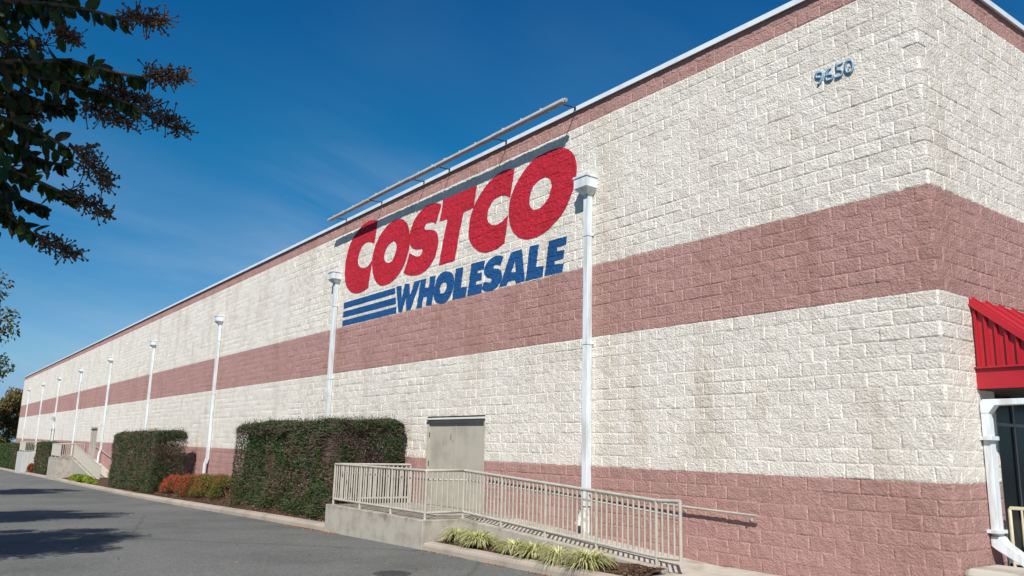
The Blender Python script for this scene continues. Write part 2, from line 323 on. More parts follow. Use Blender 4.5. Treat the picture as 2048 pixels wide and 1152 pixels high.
def curb(x0, x1, name, wd=1.2, hh=1.):
    mb = MB(); seg = 14.5; x = x0; R = random.Random(7)
    prof = [(0, -.9), (.03, .42), (.12, .62), (.28, .72), (1.2, .80), (1.2, -.9)]      # (inward, height)
    prof = [(a * wd / 1.2, h * hh if h > 0 else h) for a, h in prof]
    while x < x1 - .2:
        e = min(x + seg, x1); n = 6; xs = [x + .03 + (e - x - .06) * i / n for i in range(n + 1)]; vs = []
        dz = (R.random() - .5) * .04; dy = (R.random() - .5) * .05
        for xx in xs:
            for a, h in prof: vs.append((xx, CY + a + dy, zg(xx) + h + dz))
        m = len(prof); fs = [(i * m + j, i * m + (j + 1) % m, (i + 1) * m + (j + 1) % m, (i + 1) * m + j) for i in range(n) for j in range(m)]
        fs += [tuple(range(m)), tuple(n * m + j for j in range(m))[::-1]]
        mb.add(vs, fs); x = e
    return props(mb.build(name, M_CURB), 'tan concrete curb edging the planting beds', 'curb', kind='structure')
curb(-277, -65.8, 'curb'); curb(-43.3, -17.5, 'curb', 1.0, .92); curb(-381, -301, 'curb'); curb(-600, -408, 'curb')
# walkway at the foot of the ramp, round the corner to the entrance
mb = MB(); mb.box(-17.1, 24, -10.6, -.02, -27.6, -25.95); mb.box(-17.1, -.5, -10.75, -10.6, -27.6, -25.99)
props(mb.build('walkway', M_WALK, bevel=.006), 'pale concrete walkway leading to the ramp', 'walkway', kind='structure')
mb = MB(); mb.box(.05, 22, 4.6, 70, -27.6, -24.35)
props(mb.build('entrance_landing', M_WALK, bevel=.006), 'concrete landing in front of the entrance', 'landing', kind='structure')

# ------------------------------------------------------------------ split-face block relief
def hsh(i, j, k):
    a = np.sin(i * 127.1 + j * 311.7 + k * 74.7) * 43758.5453; return a - np.floor(a)
def vnoise(x, z, k):
    xi = np.floor(x); zi = np.floor(z); fx = x - xi; fz = z - zi; fx = fx * fx * (3 - 2 * fx); fz = fz * fz * (3 - 2 * fz)
    return (hsh(xi, zi, k) * (1 - fx) + hsh(xi + 1, zi, k) * fx) * (1 - fz) + (hsh(xi, zi + 1, k) * (1 - fx) + hsh(xi + 1, zi + 1, k) * fx) * fz
def blk(s, z):
    row = np.floor(z + 1e-5); odd = np.mod(row, 2); sb = s + odd; bi = np.floor(sb / 2 + 1e-6); return row, bi, np.clip(sb - 2 * bi, 0, 2), z - row
def relief(s, z):
    """outward relief in metres of the block face at s courses from the corner, z courses"""
    row, bi, u, v = blk(s, z)
    d = np.minimum(np.minimum(u, 2 - u), np.minimum(v, 1 - v)); d = np.minimum(np.abs(d), np.abs(s) + .03) * S
    CJ = np.abs(s + 34.9); d = np.minimum(d, CJ * S * 1.0)
    e = np.clip((d - .0030) / .0045, 0, 1); e = e * e * (3 - 2 * e)
    base = hsh(bi, row, 3.) * .004; tilt = (u - 1) * (hsh(bi, row, 5.) - .5) * .005 + (v - .5) * (hsh(bi, row, 6.) - .5) * .008
    n = (vnoise(s * 2.3, z * 2.6, 1.) - .5) + .75 * (vnoise(s * 5.1 + z, z * 5.7, 2.) - .5) + .5 * (vnoise(s * 9.5, z * 9.5 - s, 4.) - .5)
    fill = np.clip(.2 + 1.05 * vnoise(s * .17, row * 7.3, 12.), 0, .9) * (np.abs(v - .5) > .3) + .5 * (np.abs(v - .5) <= .3)
    return (e + (1 - e) * fill) * (.007 + base + tilt + n * .011)
def tone(s, z):
    row, bi, u, v = blk(s, z)
    return .25 + .5 * hsh(bi, row, 8.) * (hsh(bi, row, 9.) > .25)
ZO = [0, .015, .037, .17, .3, .43, .57, .7, .83, .963, .985]
def lines(a, b, offs):
    return np.array([k + o for k in range(a, b) for o in offs if k + o < b] + [float(b)])
def relief_sheet(ss, zz, holes, axis, k=1.):
    Sg, Zg = np.meshgrid(ss, zz, indexing='ij'); h = relief(Sg, Zg) * k; tn = tone(Sg, Zg)
    ns, nz = Sg.shape
    if axis == 'y': V = np.stack([Sg * S, -h, (Zg + Z0) * S], -1)
    else: V = np.stack([h, -Sg * S, (Zg + Z0) * S], -1)
    # close the corner: both sheets share the same edge points
    edge = np.abs(Sg) < 1e-6; hh = h[edge]
    V[..., 0][edge] = hh; V[..., 1][edge] = -hh
    idx = np.arange(ns * nz).reshape(ns, nz)
    F = np.stack([idx[:-1, :-1], idx[1:, :-1], idx[1:, 1:], idx[:-1, 1:]], -1)
    if axis == 'x': F = F[..., ::-1]
    cs = (Sg[:-1, :-1] + Sg[1:, 1:]) / 2; cz = (Zg[:-1, :-1] + Zg[1:, 1:]) / 2; keep = np.ones(cs.shape, bool)
    for a, b, c, d in holes: keep &= ~((cs > a) & (cs < b) & (cz > c) & (cz < d))
    return V.reshape(-1, 3), F[keep], tn.ravel()
def sheets(parts, name, parent):
    Vs, Fs, Ts, b = [], [], [], 0
    for V, F, T in parts: Vs.append(V); Fs.append(F + b); Ts.append(T); b += len(V)
    me = np_mesh(name, np.concatenate(Vs), np.concatenate(Fs)); a = me.attributes.new('tone', 'FLOAT', 'POINT'); a.data.foreach_set('value', np.concatenate(Ts).astype(np.float32))
    return link(name, me, parent, M_WALL)
XF = -540
D1 = (-62.5, -50.0); D2 = (-294, -282); D3 = (-396, -384)
NO = [0, .015, .037, .18, .3, .42, .54, .66, .8, .963, .985]; MO = [0, .02, .06, .3, .5, .7, .94, .98]
near = lines(-50, 0, NO); mid = lines(-112, -50, MO); far = lines(XF, -112, [0, .05, .5, .95])
bld = thing('warehouse_building', 'long white and pink striped block warehouse with painted red and blue sign', 'building', (0, 0, Z0 * 0 - 27))
wall = sheets([relief_sheet(near, lines(-28, 17, ZO), [(D1[0], D1[1], -25, -14)], 'y'),
               relief_sheet(mid, lines(-29, 17, MO), [(D1[0], D1[1], -25, -14)], 'y'),
               relief_sheet(far, lines(-38, 17, [0, .05, .5, .95]), [(D2[0], D2[1], -25, -14), (D3[0], D3[1], -25, -14)], 'y', .5)], 'wall', bld)
wall['label'] = 'long side wall of white and pink split-face block'
DOORY = 6.4
side = sheets([relief_sheet(near, lines(-28, 17, ZO), [(-50, -DOORY, -25, -13)], 'x'),
               relief_sheet(lines(-110, -50, [0, .05, .5, .95]), lines(-28, 17, [0, .05, .5, .95]), [(-110, -50, -25, -13)], 'x')], 'wall', bld)
side['label'] = 'end wall of white and pink split-face block beside the entrance'
mb = MB(); mb.add([(XF, 0.05, 16.6), (0, .05, 16.6), (0, 110, 16.6), (XF, 110, 16.6)], [(0, 1, 2, 3)])
mb.build('roof', M_CONC, bld)
mb = MB(); mb.box(XF + .02, XF + .5, .06, 110, -38, 16.9); mb.box(XF, -.05, 109, 110, -38, 16.9); mb.box(-.9, -.45, 50, 110, -28, 16.9)
mb.build('back_wall', M_WALL, bld)
# coping
mb = MB(); pr = [(-.34, 16.78), (-.34, 17.24), (-.26, 17.30), (1.3, 17.42), (1.3, 16.9), (-.02, 16.9), (-.26, 16.78)]
x = XF - .3
while x < .34:
    e = min(x + 49, .34)
    mb.prism([(p[0], p[1]) for p in pr], 'x', x + (.015), e); x = e
mb.build('coping', M_COPE, bld)
mb = MB(); y = -.34
pr2 = [(.34, 16.78), (.34, 17.24), (.26, 17.30), (-1.3, 17.42), (-1.3, 16.9), (.02, 16.9), (.26, 16.78)]
mb.prism(pr2, 'y', .0, 110); mb.build('coping', M_COPE, bld)
# control joint sealant strip
mb = MB(); mb.box(-34.96, -34.85, -.012, .02, -26.5, 16.9); mb.build('joint_sealant', painted('sealant', (.56, .50, .44), .6, .05), bld)

def steel_door(x0, x1, small=False):
    d = None
    fr = MB(); fr.box(x0, x0 + .28, -.05, .55, -24.45, -14.45); fr.box(x1 - .28, x1, -.05, .55, -24.45, -14.45); fr.box(x0 + .28, x1 - .28, -.05, .55, -14.85, -14.45)
    fr.box(x0, x1, .56, .7, -25.2, -14)            # backing
    f = MB(); m = (x0 + x1) / 2
    f.box(x0 + .29, m - .015, .17, .36, -24.4, -14.86); f.box(m + .015, x1 - .29, .17, .36, -24.4, -14.86)
    d = f.build('steel_door', M_DOOR, bld, 'grey beige double steel door with stains', bevel=.003)
    fr.build('frame', M_DOOR, d, bevel=.002)
    a = MB(); a.box(m - .1, m + .1, .12, .168, -24.3, -14.9); a.build('astragal', M_DOOR, d)
    k = MB(); k.box(x0, x1, .10, .5, -14.44, -13.99); k.build('lintel', M_LINTEL, d)
    k = MB(); k.prism([(-.42, -14.40), (-.40, -14.30), (.09, -14.16), (.09, -14.40)], 'x', x0 + .05, x1 + .05); k.build('drip_cap', painted('drip_cap_metal', (.50, .48, .44), .5, .06), d)
    for xx in (x0 + .26, x1 - .34):
        for zz in (-16.2, -19.6, -23.0): k = MB(); k.box(xx, xx + .08, .08, .16, zz - .3, zz + .3); k.build('hinge', M_STEEL, d)
    k = MB(); k.box(x0 + .29, x1 - .29, -.1, .5, -24.46, -24.41); k.build('threshold', M_FRAME, d)
    return d
d1 = steel_door(*D1)
d1['label'] = 'nearest double steel door beside the big hedge'
# dark rub marks on the nearest door leaves
MRK = painted('door_smudge', (.22, .20, .16), .7, .2, 30.)
R = random.Random(5)
for cx, cz, rx, rz in ((-57.35, -16.5, .13, .42), (-56.85, -16.95, .10, .2), (-58.9, -17.1, .05, .25), (-60.2, -17.9, .04, .2)):
    pts = [(cx + rx * (.8 + .4 * R.random()) * math.cos(t), cz + rz * (.8 + .4 * R.random()) * math.sin(t)) for t in [i * math.pi / 7 for i in range(14)]]
    mk = MB(); mk.prism(pts, 'y', .163, .1695); mk.build('smudge', MRK, d1)
for i, D in enumerate((D2, D3)): steel_door(*D)['label'] = ('second', 'farthest')[i] + ' double steel door along the wall'

# ------------------------------------------------------------------ painted sign on the wall
LETTERS = [
('C','red',[[(-79.4,14.82,1),(-81.31,15.28),(-82.78,15.35),(-84.48,15.08),(-85.93,14.56),(-87.38,13.86),(-88.54,12.78),(-89.4,11.41),(-89.77,9.82),(-89.75,8.4),(-89.26,6.92),(-88.16,5.77),(-86.76,5.03),(-85.05,4.64),(-83.07,4.64),(-81.22,4.93,1),(-81.0,6.33,1),(-80.49,8.24,1),(-80.48,8.97,1),(-81.51,8.41),(-82.69,8.21),(-83.95,8.43),(-84.85,8.98),(-85.28,9.86),(-85.02,10.73),(-84.27,11.62),(-83.08,12.03),(-81.6,11.91),(-80.11,11.42,1),(-79.78,12.56,1)]]),
('O','red',[[(-72.66,13.58),(-74.62,13.66),(-76.69,13.18),(-78.28,12.34),(-79.62,11.19),(-80.32,9.78),(-80.4,8.27),(-79.94,6.79),(-78.92,5.53),(-77.36,4.72),(-75.68,4.53),(-73.41,4.85),(-71.29,5.95),(-70.12,7.28),(-69.49,8.59),(-69.42,10.22),(-69.8,11.62),(-70.79,12.77)],[(-74.16,10.57),(-75.42,10.38),(-76.29,9.74),(-76.68,9.01),(-76.39,8.16),(-75.47,7.75),(-74.42,7.7),(-73.67,8.24),(-73.19,9.05),(-73.16,9.84),(-73.56,10.36)]]),
('S','red',[[(-61.35,12.97,1),(-62.36,13.4),(-63.91,13.69),(-65.7,13.63),(-67.27,13.14),(-68.48,12.31),(-69.22,11.31),(-69.54,10.27),(-69.3,9.25),(-68.47,8.51),(-67.26,8.14),(-65.98,7.91),(-65.79,7.57),(-66.25,7.15),(-67.17,7.17),(-68.26,7.55),(-69.18,8.04,1),(-69.64,7.13),(-70.15,6.25),(-70.68,5.51,1),(-69.3,4.93),(-67.62,4.62),(-65.79,4.58),(-64.05,5.05),(-62.72,5.97),(-62.04,6.94),(-61.78,8.15),(-62.01,9.11),(-62.82,9.8),(-64.06,10.2),(-65.19,10.43),(-65.47,10.79),(-65.04,11.21),(-64.14,11.22),(-63.24,10.98),(-62.61,10.69,1),(-62.01,11.78,1)]]),
('T','red',[[(-61.08,13.55,1),(-53.26,13.51,1),(-53.79,10.81,1),(-56.03,10.75,1),(-56.82,8.4,1),(-57.65,4.91,1),(-61.41,4.92,1),(-60.72,7.6,1),(-59.77,10.68,1),(-61.72,10.81,1),(-61.27,12.19,1)]]),
('C','red',[[(-45.63,13.49,1),(-46.71,13.78),(-48.08,13.84),(-49.46,13.63),(-51.04,13.07),(-52.63,12.06),(-53.78,10.92),(-54.54,9.45),(-54.74,8.08),(-54.48,6.94),(-53.76,6.05),(-52.61,5.25),(-51.13,4.73),(-49.71,4.66),(-48.34,4.81),(-47.18,5.15,1),(-47.05,5.98,1),(-46.84,6.85,1),(-46.65,8.32,1),(-47.63,7.84),(-48.65,7.63),(-49.7,7.77),(-50.52,8.31),(-50.79,9.06),(-50.6,9.97),(-49.84,10.64),(-48.8,10.92),(-47.43,10.81),(-46.4,10.28,1),(-46.11,11.39,1)]]),
('O','red',[[(-37.35,13.6),(-38.78,13.81),(-40.41,13.8),(-41.92,13.68),(-43.27,13.12),(-44.47,12.33),(-45.51,11.36),(-46.28,10.2),(-46.54,8.91),(-46.35,7.41),(-45.66,6.16),(-44.57,5.28),(-43.16,4.76),(-41.48,4.66),(-39.85,4.91),(-38.29,5.57),(-37.06,6.33),(-36.17,7.25),(-35.47,8.4),(-35.06,9.32),(-34.9,10.29),(-34.96,11.23),(-35.27,12.1),(-36.11,12.97)],[(-39.85,10.96),(-41.0,10.97),(-41.99,10.58),(-42.56,9.85),(-42.74,8.91),(-42.34,8.11),(-41.65,7.76),(-40.58,7.86),(-39.62,8.38),(-39.15,9.01),(-38.97,9.91),(-39.19,10.55)]]),
('stripe','blue',[[(-89.37,3.77,1),(-72.88,3.75,1),(-72.74,2.89,1),(-89.3,2.82,1)]]),
('stripe','blue',[[(-89.34,2.38,1),(-72.53,2.35,1),(-72.33,1.42,1),(-89.43,1.45,1)]]),
('stripe','blue',[[(-89.39,0.99,1),(-72.13,1.0,1),(-72.08,0.12,1),(-89.41,0.12,1)]]),
('W','blue',[[(-72.55,3.84,1),(-71.03,3.77,1),(-70.84,1.93,1),(-70.06,3.84,1),(-68.8,3.74,1),(-68.53,2.02,1),(-67.48,3.77,1),(-65.93,3.78,1),(-66.01,3.44,1),(-68.2,0.08,1),(-69.36,0.11,1),(-69.61,1.85,1),(-70.5,0.09,1),(-71.55,0.13,1)]]),
('H','blue',[[(-65.9,3.76,1),(-64.38,3.75,1),(-64.67,2.55,1),(-63.64,2.43,1),(-63.43,3.83,1),(-62.05,3.75,1),(-62.72,0.03,1),(-64.25,0.12,1),(-64.03,1.29,1),(-64.99,1.35,1),(-65.25,0.05,1),(-66.65,0.08,1),(-65.91,3.46,1)]]),
('O','blue',[[(-59.33,3.86),(-60.32,3.91),(-61.18,3.68),(-61.77,3.17),(-62.16,2.48),(-62.42,1.71),(-62.36,1.03),(-61.93,0.43),(-61.27,0.08),(-60.51,-0.07),(-59.65,-0.07),(-58.82,0.22),(-58.14,0.77),(-57.77,1.44),(-57.59,2.32),(-57.76,2.94),(-58.33,3.49)],[(-59.85,2.54),(-60.46,2.43),(-60.81,2.15),(-60.9,1.76),(-60.67,1.26),(-60.36,1.16),(-59.75,1.26),(-59.36,1.73),(-59.35,2.13),(-59.53,2.42)]]),
('L','blue',[[(-57.29,3.87,1),(-55.59,3.77,1),(-56.0,1.3,1),(-54.68,1.24,1),(-54.89,0.04,1),(-57.91,0.06,1)]]),
('E','blue',[[(-53.86,3.88,1),(-51.01,3.81,1),(-51.17,2.75,1),(-52.44,2.8,1),(-52.51,2.5,1),(-51.5,2.45,1),(-51.56,1.56,1),(-52.7,1.57,1),(-52.73,1.15,1),(-51.43,1.07,1),(-51.53,0.01,1),(-54.55,0.05,1)]]),
('S','blue',[[(-47.33,3.59,1),(-47.87,3.8),(-48.59,3.93),(-49.43,3.88),(-50.27,3.6),(-50.86,3.12),(-51.15,2.66),(-50.99,2.13),(-50.41,1.64),(-49.73,1.44),(-49.53,1.19),(-49.71,0.98),(-50.26,1.05),(-50.95,1.26,1),(-51.24,0.94),(-51.52,0.45,1),(-50.82,0.13),(-50.08,0.0),(-49.12,0.03),(-48.3,0.36),(-47.73,0.77),(-47.5,1.29),(-47.64,1.87),(-48.15,2.27),(-48.76,2.44),(-49.16,2.52),(-49.29,2.75),(-49.02,2.88),(-48.54,2.85),(-47.88,2.65,1)]]),
('A','blue',[[(-45.96,3.8,1),(-43.88,3.81,1),(-43.3,0.49,1),(-43.34,0.15,1),(-44.85,0.09,1),(-45.09,0.54,1),(-46.33,0.55,1),(-46.6,0.15,1),(-48.05,0.17,1),(-47.42,1.14,1)],[(-45.12,2.66,1),(-45.8,1.52,1),(-45.01,1.43,1)]]),
('L','blue',[[(-42.47,3.85,1),(-40.91,3.79,1),(-41.34,1.38,1),(-40.05,1.29,1),(-40.17,0.13,1),(-43.19,0.14,1),(-43.08,0.59,1)]]),
('E','blue',[[(-39.23,3.8,1),(-36.31,3.77,1),(-36.46,2.9,1),(-37.84,2.88,1),(-37.88,2.46,1),(-36.69,2.41,1),(-36.84,1.54,1),(-38.2,1.48,1),(-38.24,1.13,1),(-36.78,0.99,1),(-36.96,0.13,1),(-39.85,0.14,1)]])]

GS = np.concatenate([mid, near]); GZL = lines(-1, 17, MO); GZN = lines(-1, 17, ZO)
def smooth_loop(lp):
    n = len(lp); out = []
    for i in range(n):
        p0, p1, p2, p3 = lp[i - 1], lp[i], lp[(i + 1) % n], lp[(i + 2) % n]; c1, c2 = len(p1) > 2, len(p2) > 2
        if c1 and c2: out.append(p1[:2]); continue
        a = np.array(p1[:2]); b = np.array(p2[:2]); ta = (b - np.array(p0[:2])) / 2; tb = (np.array(p3[:2]) - a) / 2
        if c1: ta = (b - a) * 1.0
        if c2: tb = (b - a) * 1.0
        for k in range(6):
            t = k / 6; h = ((2 * t**3 - 3 * t**2 + 1) * a + (t**3 - 2 * t**2 + t) * ta + (-2 * t**3 + 3 * t**2) * b + (t**3 - t**2) * tb); out.append(tuple(h))
    return out
names = {'red': 'red', 'blue': 'blue'}; order = {}
for ch, colr, loops in LETTERS:
    bm = bmesh.new(); edges = []
    for lp in loops:
        pts = smooth_loop(lp); vv = [bm.verts.new((p[0], 0, p[1])) for p in pts]
        edges += [bm.edges.new((vv[i], vv[(i + 1) % len(vv)])) for i in range(len(vv))]
    bmesh.ops.triangle_fill(bm, edges=edges, use_beauty=True, use_dissolve=False)
    X = [v.co.x for v in bm.verts]; Z = [v.co.z for v in bm.verts]
    for s_ in GS:
        if min(X) < s_ < max(X): bmesh.ops.bisect_plane(bm, geom=bm.verts[:] + bm.edges[:] + bm.faces[:], dist=1e-4, plane_co=(s_, 0, 0), plane_no=(1, 0, 0))
    for z_ in (np.union1d(GZL, GZN) if max(X) > -50 else GZL):
        if min(Z) < z_ < max(Z): bmesh.ops.bisect_plane(bm, geom=bm.verts[:] + bm.edges[:] + bm.faces[:], dist=1e-4, plane_co=(0, 0, z_), plane_no=(0, 0, 1))
    co = np.array([v.co[:] for v in bm.verts]); h = relief(co[:, 0], co[:, 2]); tn = tone(co[:, 0], co[:, 2])
    for v, hh in zip(bm.verts, h): v.co = Vector((v.co.x * S, -hh - .007, (v.co.z + Z0) * S))
    bmesh.ops.recalc_face_normals(bm, faces=bm.faces)
    if bm.faces[:] and sum(f.normal.y for f in bm.faces) > 0: bmesh.ops.reverse_faces(bm, faces=bm.faces)
    me = bpy.data.meshes.new('painted_letter'); bm.to_mesh(me); bm.free()
    a = me.attributes.new('tone', 'FLOAT', 'POINT'); a.data.foreach_set('value', tn.astype(np.float32))
    order[(ch, colr)] = order.get((ch, colr), 0) + 1; k = order[(ch, colr)]; pos = ('', 'second ', 'third ')[k - 1]
    if ch == 'stripe': lab = ('top', 'middle', 'bottom')[k - 1] + ' blue stripe painted left of the blue word'
    else: lab = pos + ('large red' if colr == 'red' else 'small blue') + ' painted letter ' + ch
    link('painted_stripe' if ch == 'stripe' else 'painted_letter', me, bld, M_RED if colr == 'red' else M_BLUE, lab)

# ------------------------------------------------------------------ house number
hn = thing('house_number', 'raised blue grey digits 9650 mounted high near the corner', 'house number', (-6.2, 0, 10))
def text_mesh(ch, h, ext, off):
    cu = bpy.data.curves.new('t', 'FONT'); cu.body = ch; cu.size = 1.0; cu.extrude = 0.0; cu.offset = off; cu.resolution_u = 6
    o = bpy.data.objects.new('t', cu); COL.objects.link(o); dg = bpy.context.evaluated_depsgraph_get(); me = bpy.data.meshes.new_from_object(o.evaluated_get(dg))
    bpy.data.objects.remove(o, do_unlink=True)
    bm = bmesh.new(); bm.from_mesh(me); bmesh.ops.remove_doubles(bm, verts=bm.verts, dist=1e-4)
    r = bmesh.ops.extrude_face_region(bm, geom=bm.faces[:]); vs = [g for g in r['geom'] if isinstance(g, bmesh.types.BMVert)]
    xs = [v.co.x for v in bm.verts]; ys = [v.co.y for v in bm.verts]; sc = h / (max(ys) - min(ys)); cx = (max(xs) + min(xs)) / 2; y0 = min(ys)
    for v in bm.verts: v.co = Vector(((v.co.x - cx) * sc * 1.02, 0, (v.co.y - y0) * sc))
    for v in vs: v.co.y = -ext
    bmesh.ops.recalc_face_normals(bm, faces=bm.faces); bm.to_mesh(me); bm.free(); return me
for i, ch in enumerate('9650'):
    me = text_mesh(ch, 1.18 * S, .014, .006); cx, cz = -7.30 + .80 * i, 9.52 + .0 * i
    for v in me.vertices: v.co += W(cx, -.085, cz)
    link('digit', me, hn, M_BLUEGREY, 'raised digit ' + ch)
    mb = MB(); mb.box(cx - .03, cx + .03, -.17, .0, cz + .5, cz + .56); mb.build('standoff', M_STEEL, [c for c in hn.children][-1])

# ------------------------------------------------------------------ downspouts
PX = [-32.75, -91.9, -151.6, -210.9, -270.2, -328.8, -386.4, -441.5, -502.5]
def downspout(i, x):
    low = zg(x) + (2.1 if i != 0 else 1.5)
    lab = ['white downspout right of the painted sign, nearest the corner', 'white downspout left of the painted sign above the big hedge', 'white downspout above the red shrubs', 'white downspout behind the second hedge',
           'white downspout beside the second steel door', 'sixth white downspout from the corner', 'white downspout with a grey wall lamp box', 'second farthest white downspout', 'farthest white downspout at the far end of the wall'][i]
    t = thing('downspout', lab, 'downspout', (x, -.3, low), 'white downspouts along the long wall')
    r = random.Random(i)
    p = MB(); w, d0, d1 = .34, -.72, -.1
    zt = 7.3
    kz = -22.6 if i == 0 else (-21.2 if i in (2, 4) else low)
    p.box(x - w, x + w, d0, d1, kz, zt)
    if i in (2, 4):
        p.prism([(d0, kz), (d1, kz), (d1 - .3, kz - 1.1), (d0 - .3, kz - 1.1)], 'x', x - w - .002, x + w + .002)
    p.build('pipe', M_WHITE, t, bevel=.006)
    h = MB(); a, b0 = .93, -1.48; z1, z0 = 8.75, 7.75
    h.box(x - a, x + a, b0, -.05, z0, z1); pv = [(x - a, b0, z0), (x + a, b0, z0), (x + a, -.05, z0), (x - a, -.05, z0), (x - .40, d0 - .06, z0 - .62), (x + .40, d0 - .06, z0 - .62), (x + .40, d1 + .04, z0 - .62), (x - .40, d1 + .04, z0 - .62)]
    h.add(pv, [(0, 1, 5, 4), (1, 2, 6, 5), (2, 3, 7, 6), (3, 0, 4, 7), (4, 5, 6, 7)]); hd = h.build('conductor_head', M_WHITE, t)
    rim = MB(); rim.box(x - a - .09, x + a + .09, b0 - .09, -.03, z1 + .002, z1 + .20); rim.build('rim', M_WHITE, hd, bevel=.004)
    for zz in ((3.1, -7.55) if i == 0 else (3.6, -7.7)):
        st = MB(); st.box(x - w - .04, x + w + .05, d0 - .045, d1 + .02, zz - .16, zz + .16); st.box(x + w + .04, x + w + .22, d1 - .06, d1 + .04, zz - .14, zz + .14); st.build('strap', M_WHITE, t, bevel=.002)
    if i == 0:
        b = MB(); b.tube([(x + .05, -.42, -22.7), (x + .05, -.42, low)], .33, 16); b.tube([(x - .2, -.45, -23.1), (x - .55, -.5, -23.6), (x - .75, -.7, -24.3)], .34, 14); b.build('boot', painted('white_boot_plastic', (.66, .66, .62), .5, .1, dirt=(.35, .31, .26)), t)
    elif i in (2, 4):
        b = MB(); b.tube([(x, -.74, kz - 1.05), (x, -.8, kz - 2.6), (x, -.85, low)], .36, 14); b.build('boot', M_WHITE, t)
    else:
        b = MB(); b.box(x - w - .04, x + w + .04, d0 - .04, d1 + .01, low - .2, low + 1.2); b.build('boot', M_WHITE, t)
    return t
for i, x in enumerate(PX): downspout(i, x)
t = thing('wall_lamp', 'small grey lamp box on the seventh downspout', 'wall lamp', (PX[6], -.8, -9.5))
mb = MB(); mb.prism([(-.74, -8.6), (-1.7, -8.9), (-1.9, -10.1), (-.74, -10.2)], 'x', PX[6] - .9, PX[6] + .9); hh = mb.build('housing', M_LAMP, t)
mb = MB(); mb.box(PX[6] - .7, PX[6] + .7, -1.7, -.9, -10.26, -10.22); mb.build('lens', M_FRAME, hh)

# ------------------------------------------------------------------ sign light bar on arms above the lettering
lb = thing('sign_light', 'long grey light bar held on arms above the red painted letters', 'sign light', (-62, -2, 17))
AX = [-34.9, -47.0, -59.3, -65.7, -77.8, -89.8]
yb0, yb1 = -2.62, -1.98
for j, (a, b_, dz) in enumerate([(-46.9, -34.3, 0), (-59.2, -46.9, -.03), (-65.6, -59.3, -.02), (-77.7, -65.7, .03), (-92.0, -77.8, -.05)]):
    h = MB(); zt = 17.02 + dz
    h.prism([(yb0, zt + .02), (yb0 + .02, zt + .26), (yb0 + .16, zt + .40), (yb1 - .03, zt + .40), (yb1, zt + .12), (yb0 + .2, zt - .03)], 'x', a + .04, b_ - .04)
    hb = h.build('lamp_housing', M_LAMP, lb)
    q = MB(); q.box(a + .1, b_ - .1, yb0 + .24, yb1 - .05, zt - .05, zt + .04); q.build('lens', painted('lamp_lens', (.40, .30, .25) if j in (4,) else (.26, .25, .24), .3, .2, 2.), hb)
    for e in np.arange(a + 2.2, b_ - .5, 3.4): q = MB(); q.box(e, e + .08, yb0 - .02, yb1 + .02, zt + .0, zt + .43); q.build('clip', M_LAMP, hb)
for i, ax in enumerate(AX):
    m_ = MB(); m_.tube([(ax, -.36, 17.12), (ax, -2.1, 17.06)], .07, 8); m_.box(ax - .14, ax + .14, -.38, -.345, 16.85, 17.24); m_.build('arm', M_STEEL, lb)
mb = MB(); mb.tube([(-34.3, -2.24, 17.26), (-34.1, -2.24, 17.2)], .2, 14); mb.build('end_cap', M_LAMP, lb)

# ------------------------------------------------------------------ platforms and ramps
def platform(x0, x1, xe, ze, label, ramp=True, mat=None):
    mat = mat or M_CONC
    t = thing('loading_platform', label, 'concrete platform', ((x0 + x1) / 2, -5, -24.5), 'concrete platforms at the steel doors')
    b = MB(); zb = min(zg(x0), zg(x1)) - 1
    b.box(x0, x1, -11.3, -.03, zb, -24.43); b.build('slab', mat, t, bevel=.012)
    if ramp:
        n = 14; xs = [x1 + .01 + (xe - x1) * i / n for i in range(n + 1)]
        def zt(x): f = (x - x1) / (xe - x1); return -24.33 + f * (ze - -24.33)
        w = MB(); vs = []
        for x in xs:
            for y, z in ((-7.25, zg(x) - .8), (-7.25, zt(x)), (-6.3, zt(x)), (-6.3, zg(x) - .8)): vs.append((x, y, z))
        fs = [(i * 4 + j, i * 4 + j + 1, (i + 1) * 4 + j + 1, (i + 1) * 4 + j) for i in range(n) for j in range(3)] + [(0, 3, 2, 1), (n * 4, n * 4 + 1, n * 4 + 2, n * 4 + 3)]
        w.add(vs, fs); w.build('ramp_curb', M_CONC, t, bevel=.01)
        r = MB(); vs = []
        for x in xs:
            z = zt(x) - .22 - .18 * (x - x1) / (xe - x1)
            for y in (-6.31, -.03): vs += [(x, y, zg(x) - .8), (x, y, z)]
        fs = []
        for i in range(n): a = i * 4; c = a + 4; fs += [(a + 1, a + 3, c + 3, c + 1), (a, a + 1, c + 1, c), (a + 2, a + 3, c + 3, c + 2)]
        fs += [(0, 1, 3, 2), (n * 4, n * 4 + 2, n * 4 + 3, n * 4 + 1)]
        r.add(vs, fs); r.build('ramp', M_WALK, t)
    return t
platform(-65.7, -43.5, -17.3, -25.62, 'stained concrete platform and ramp below the nearest steel door')
platform(-300, -279, -230.5, -30.0, 'tall concrete platform and steep ramp below the second steel door')
platform(-403, -381, -376, -25, 'farthest tall pale concrete platform', ramp=False, mat=M_PALE)

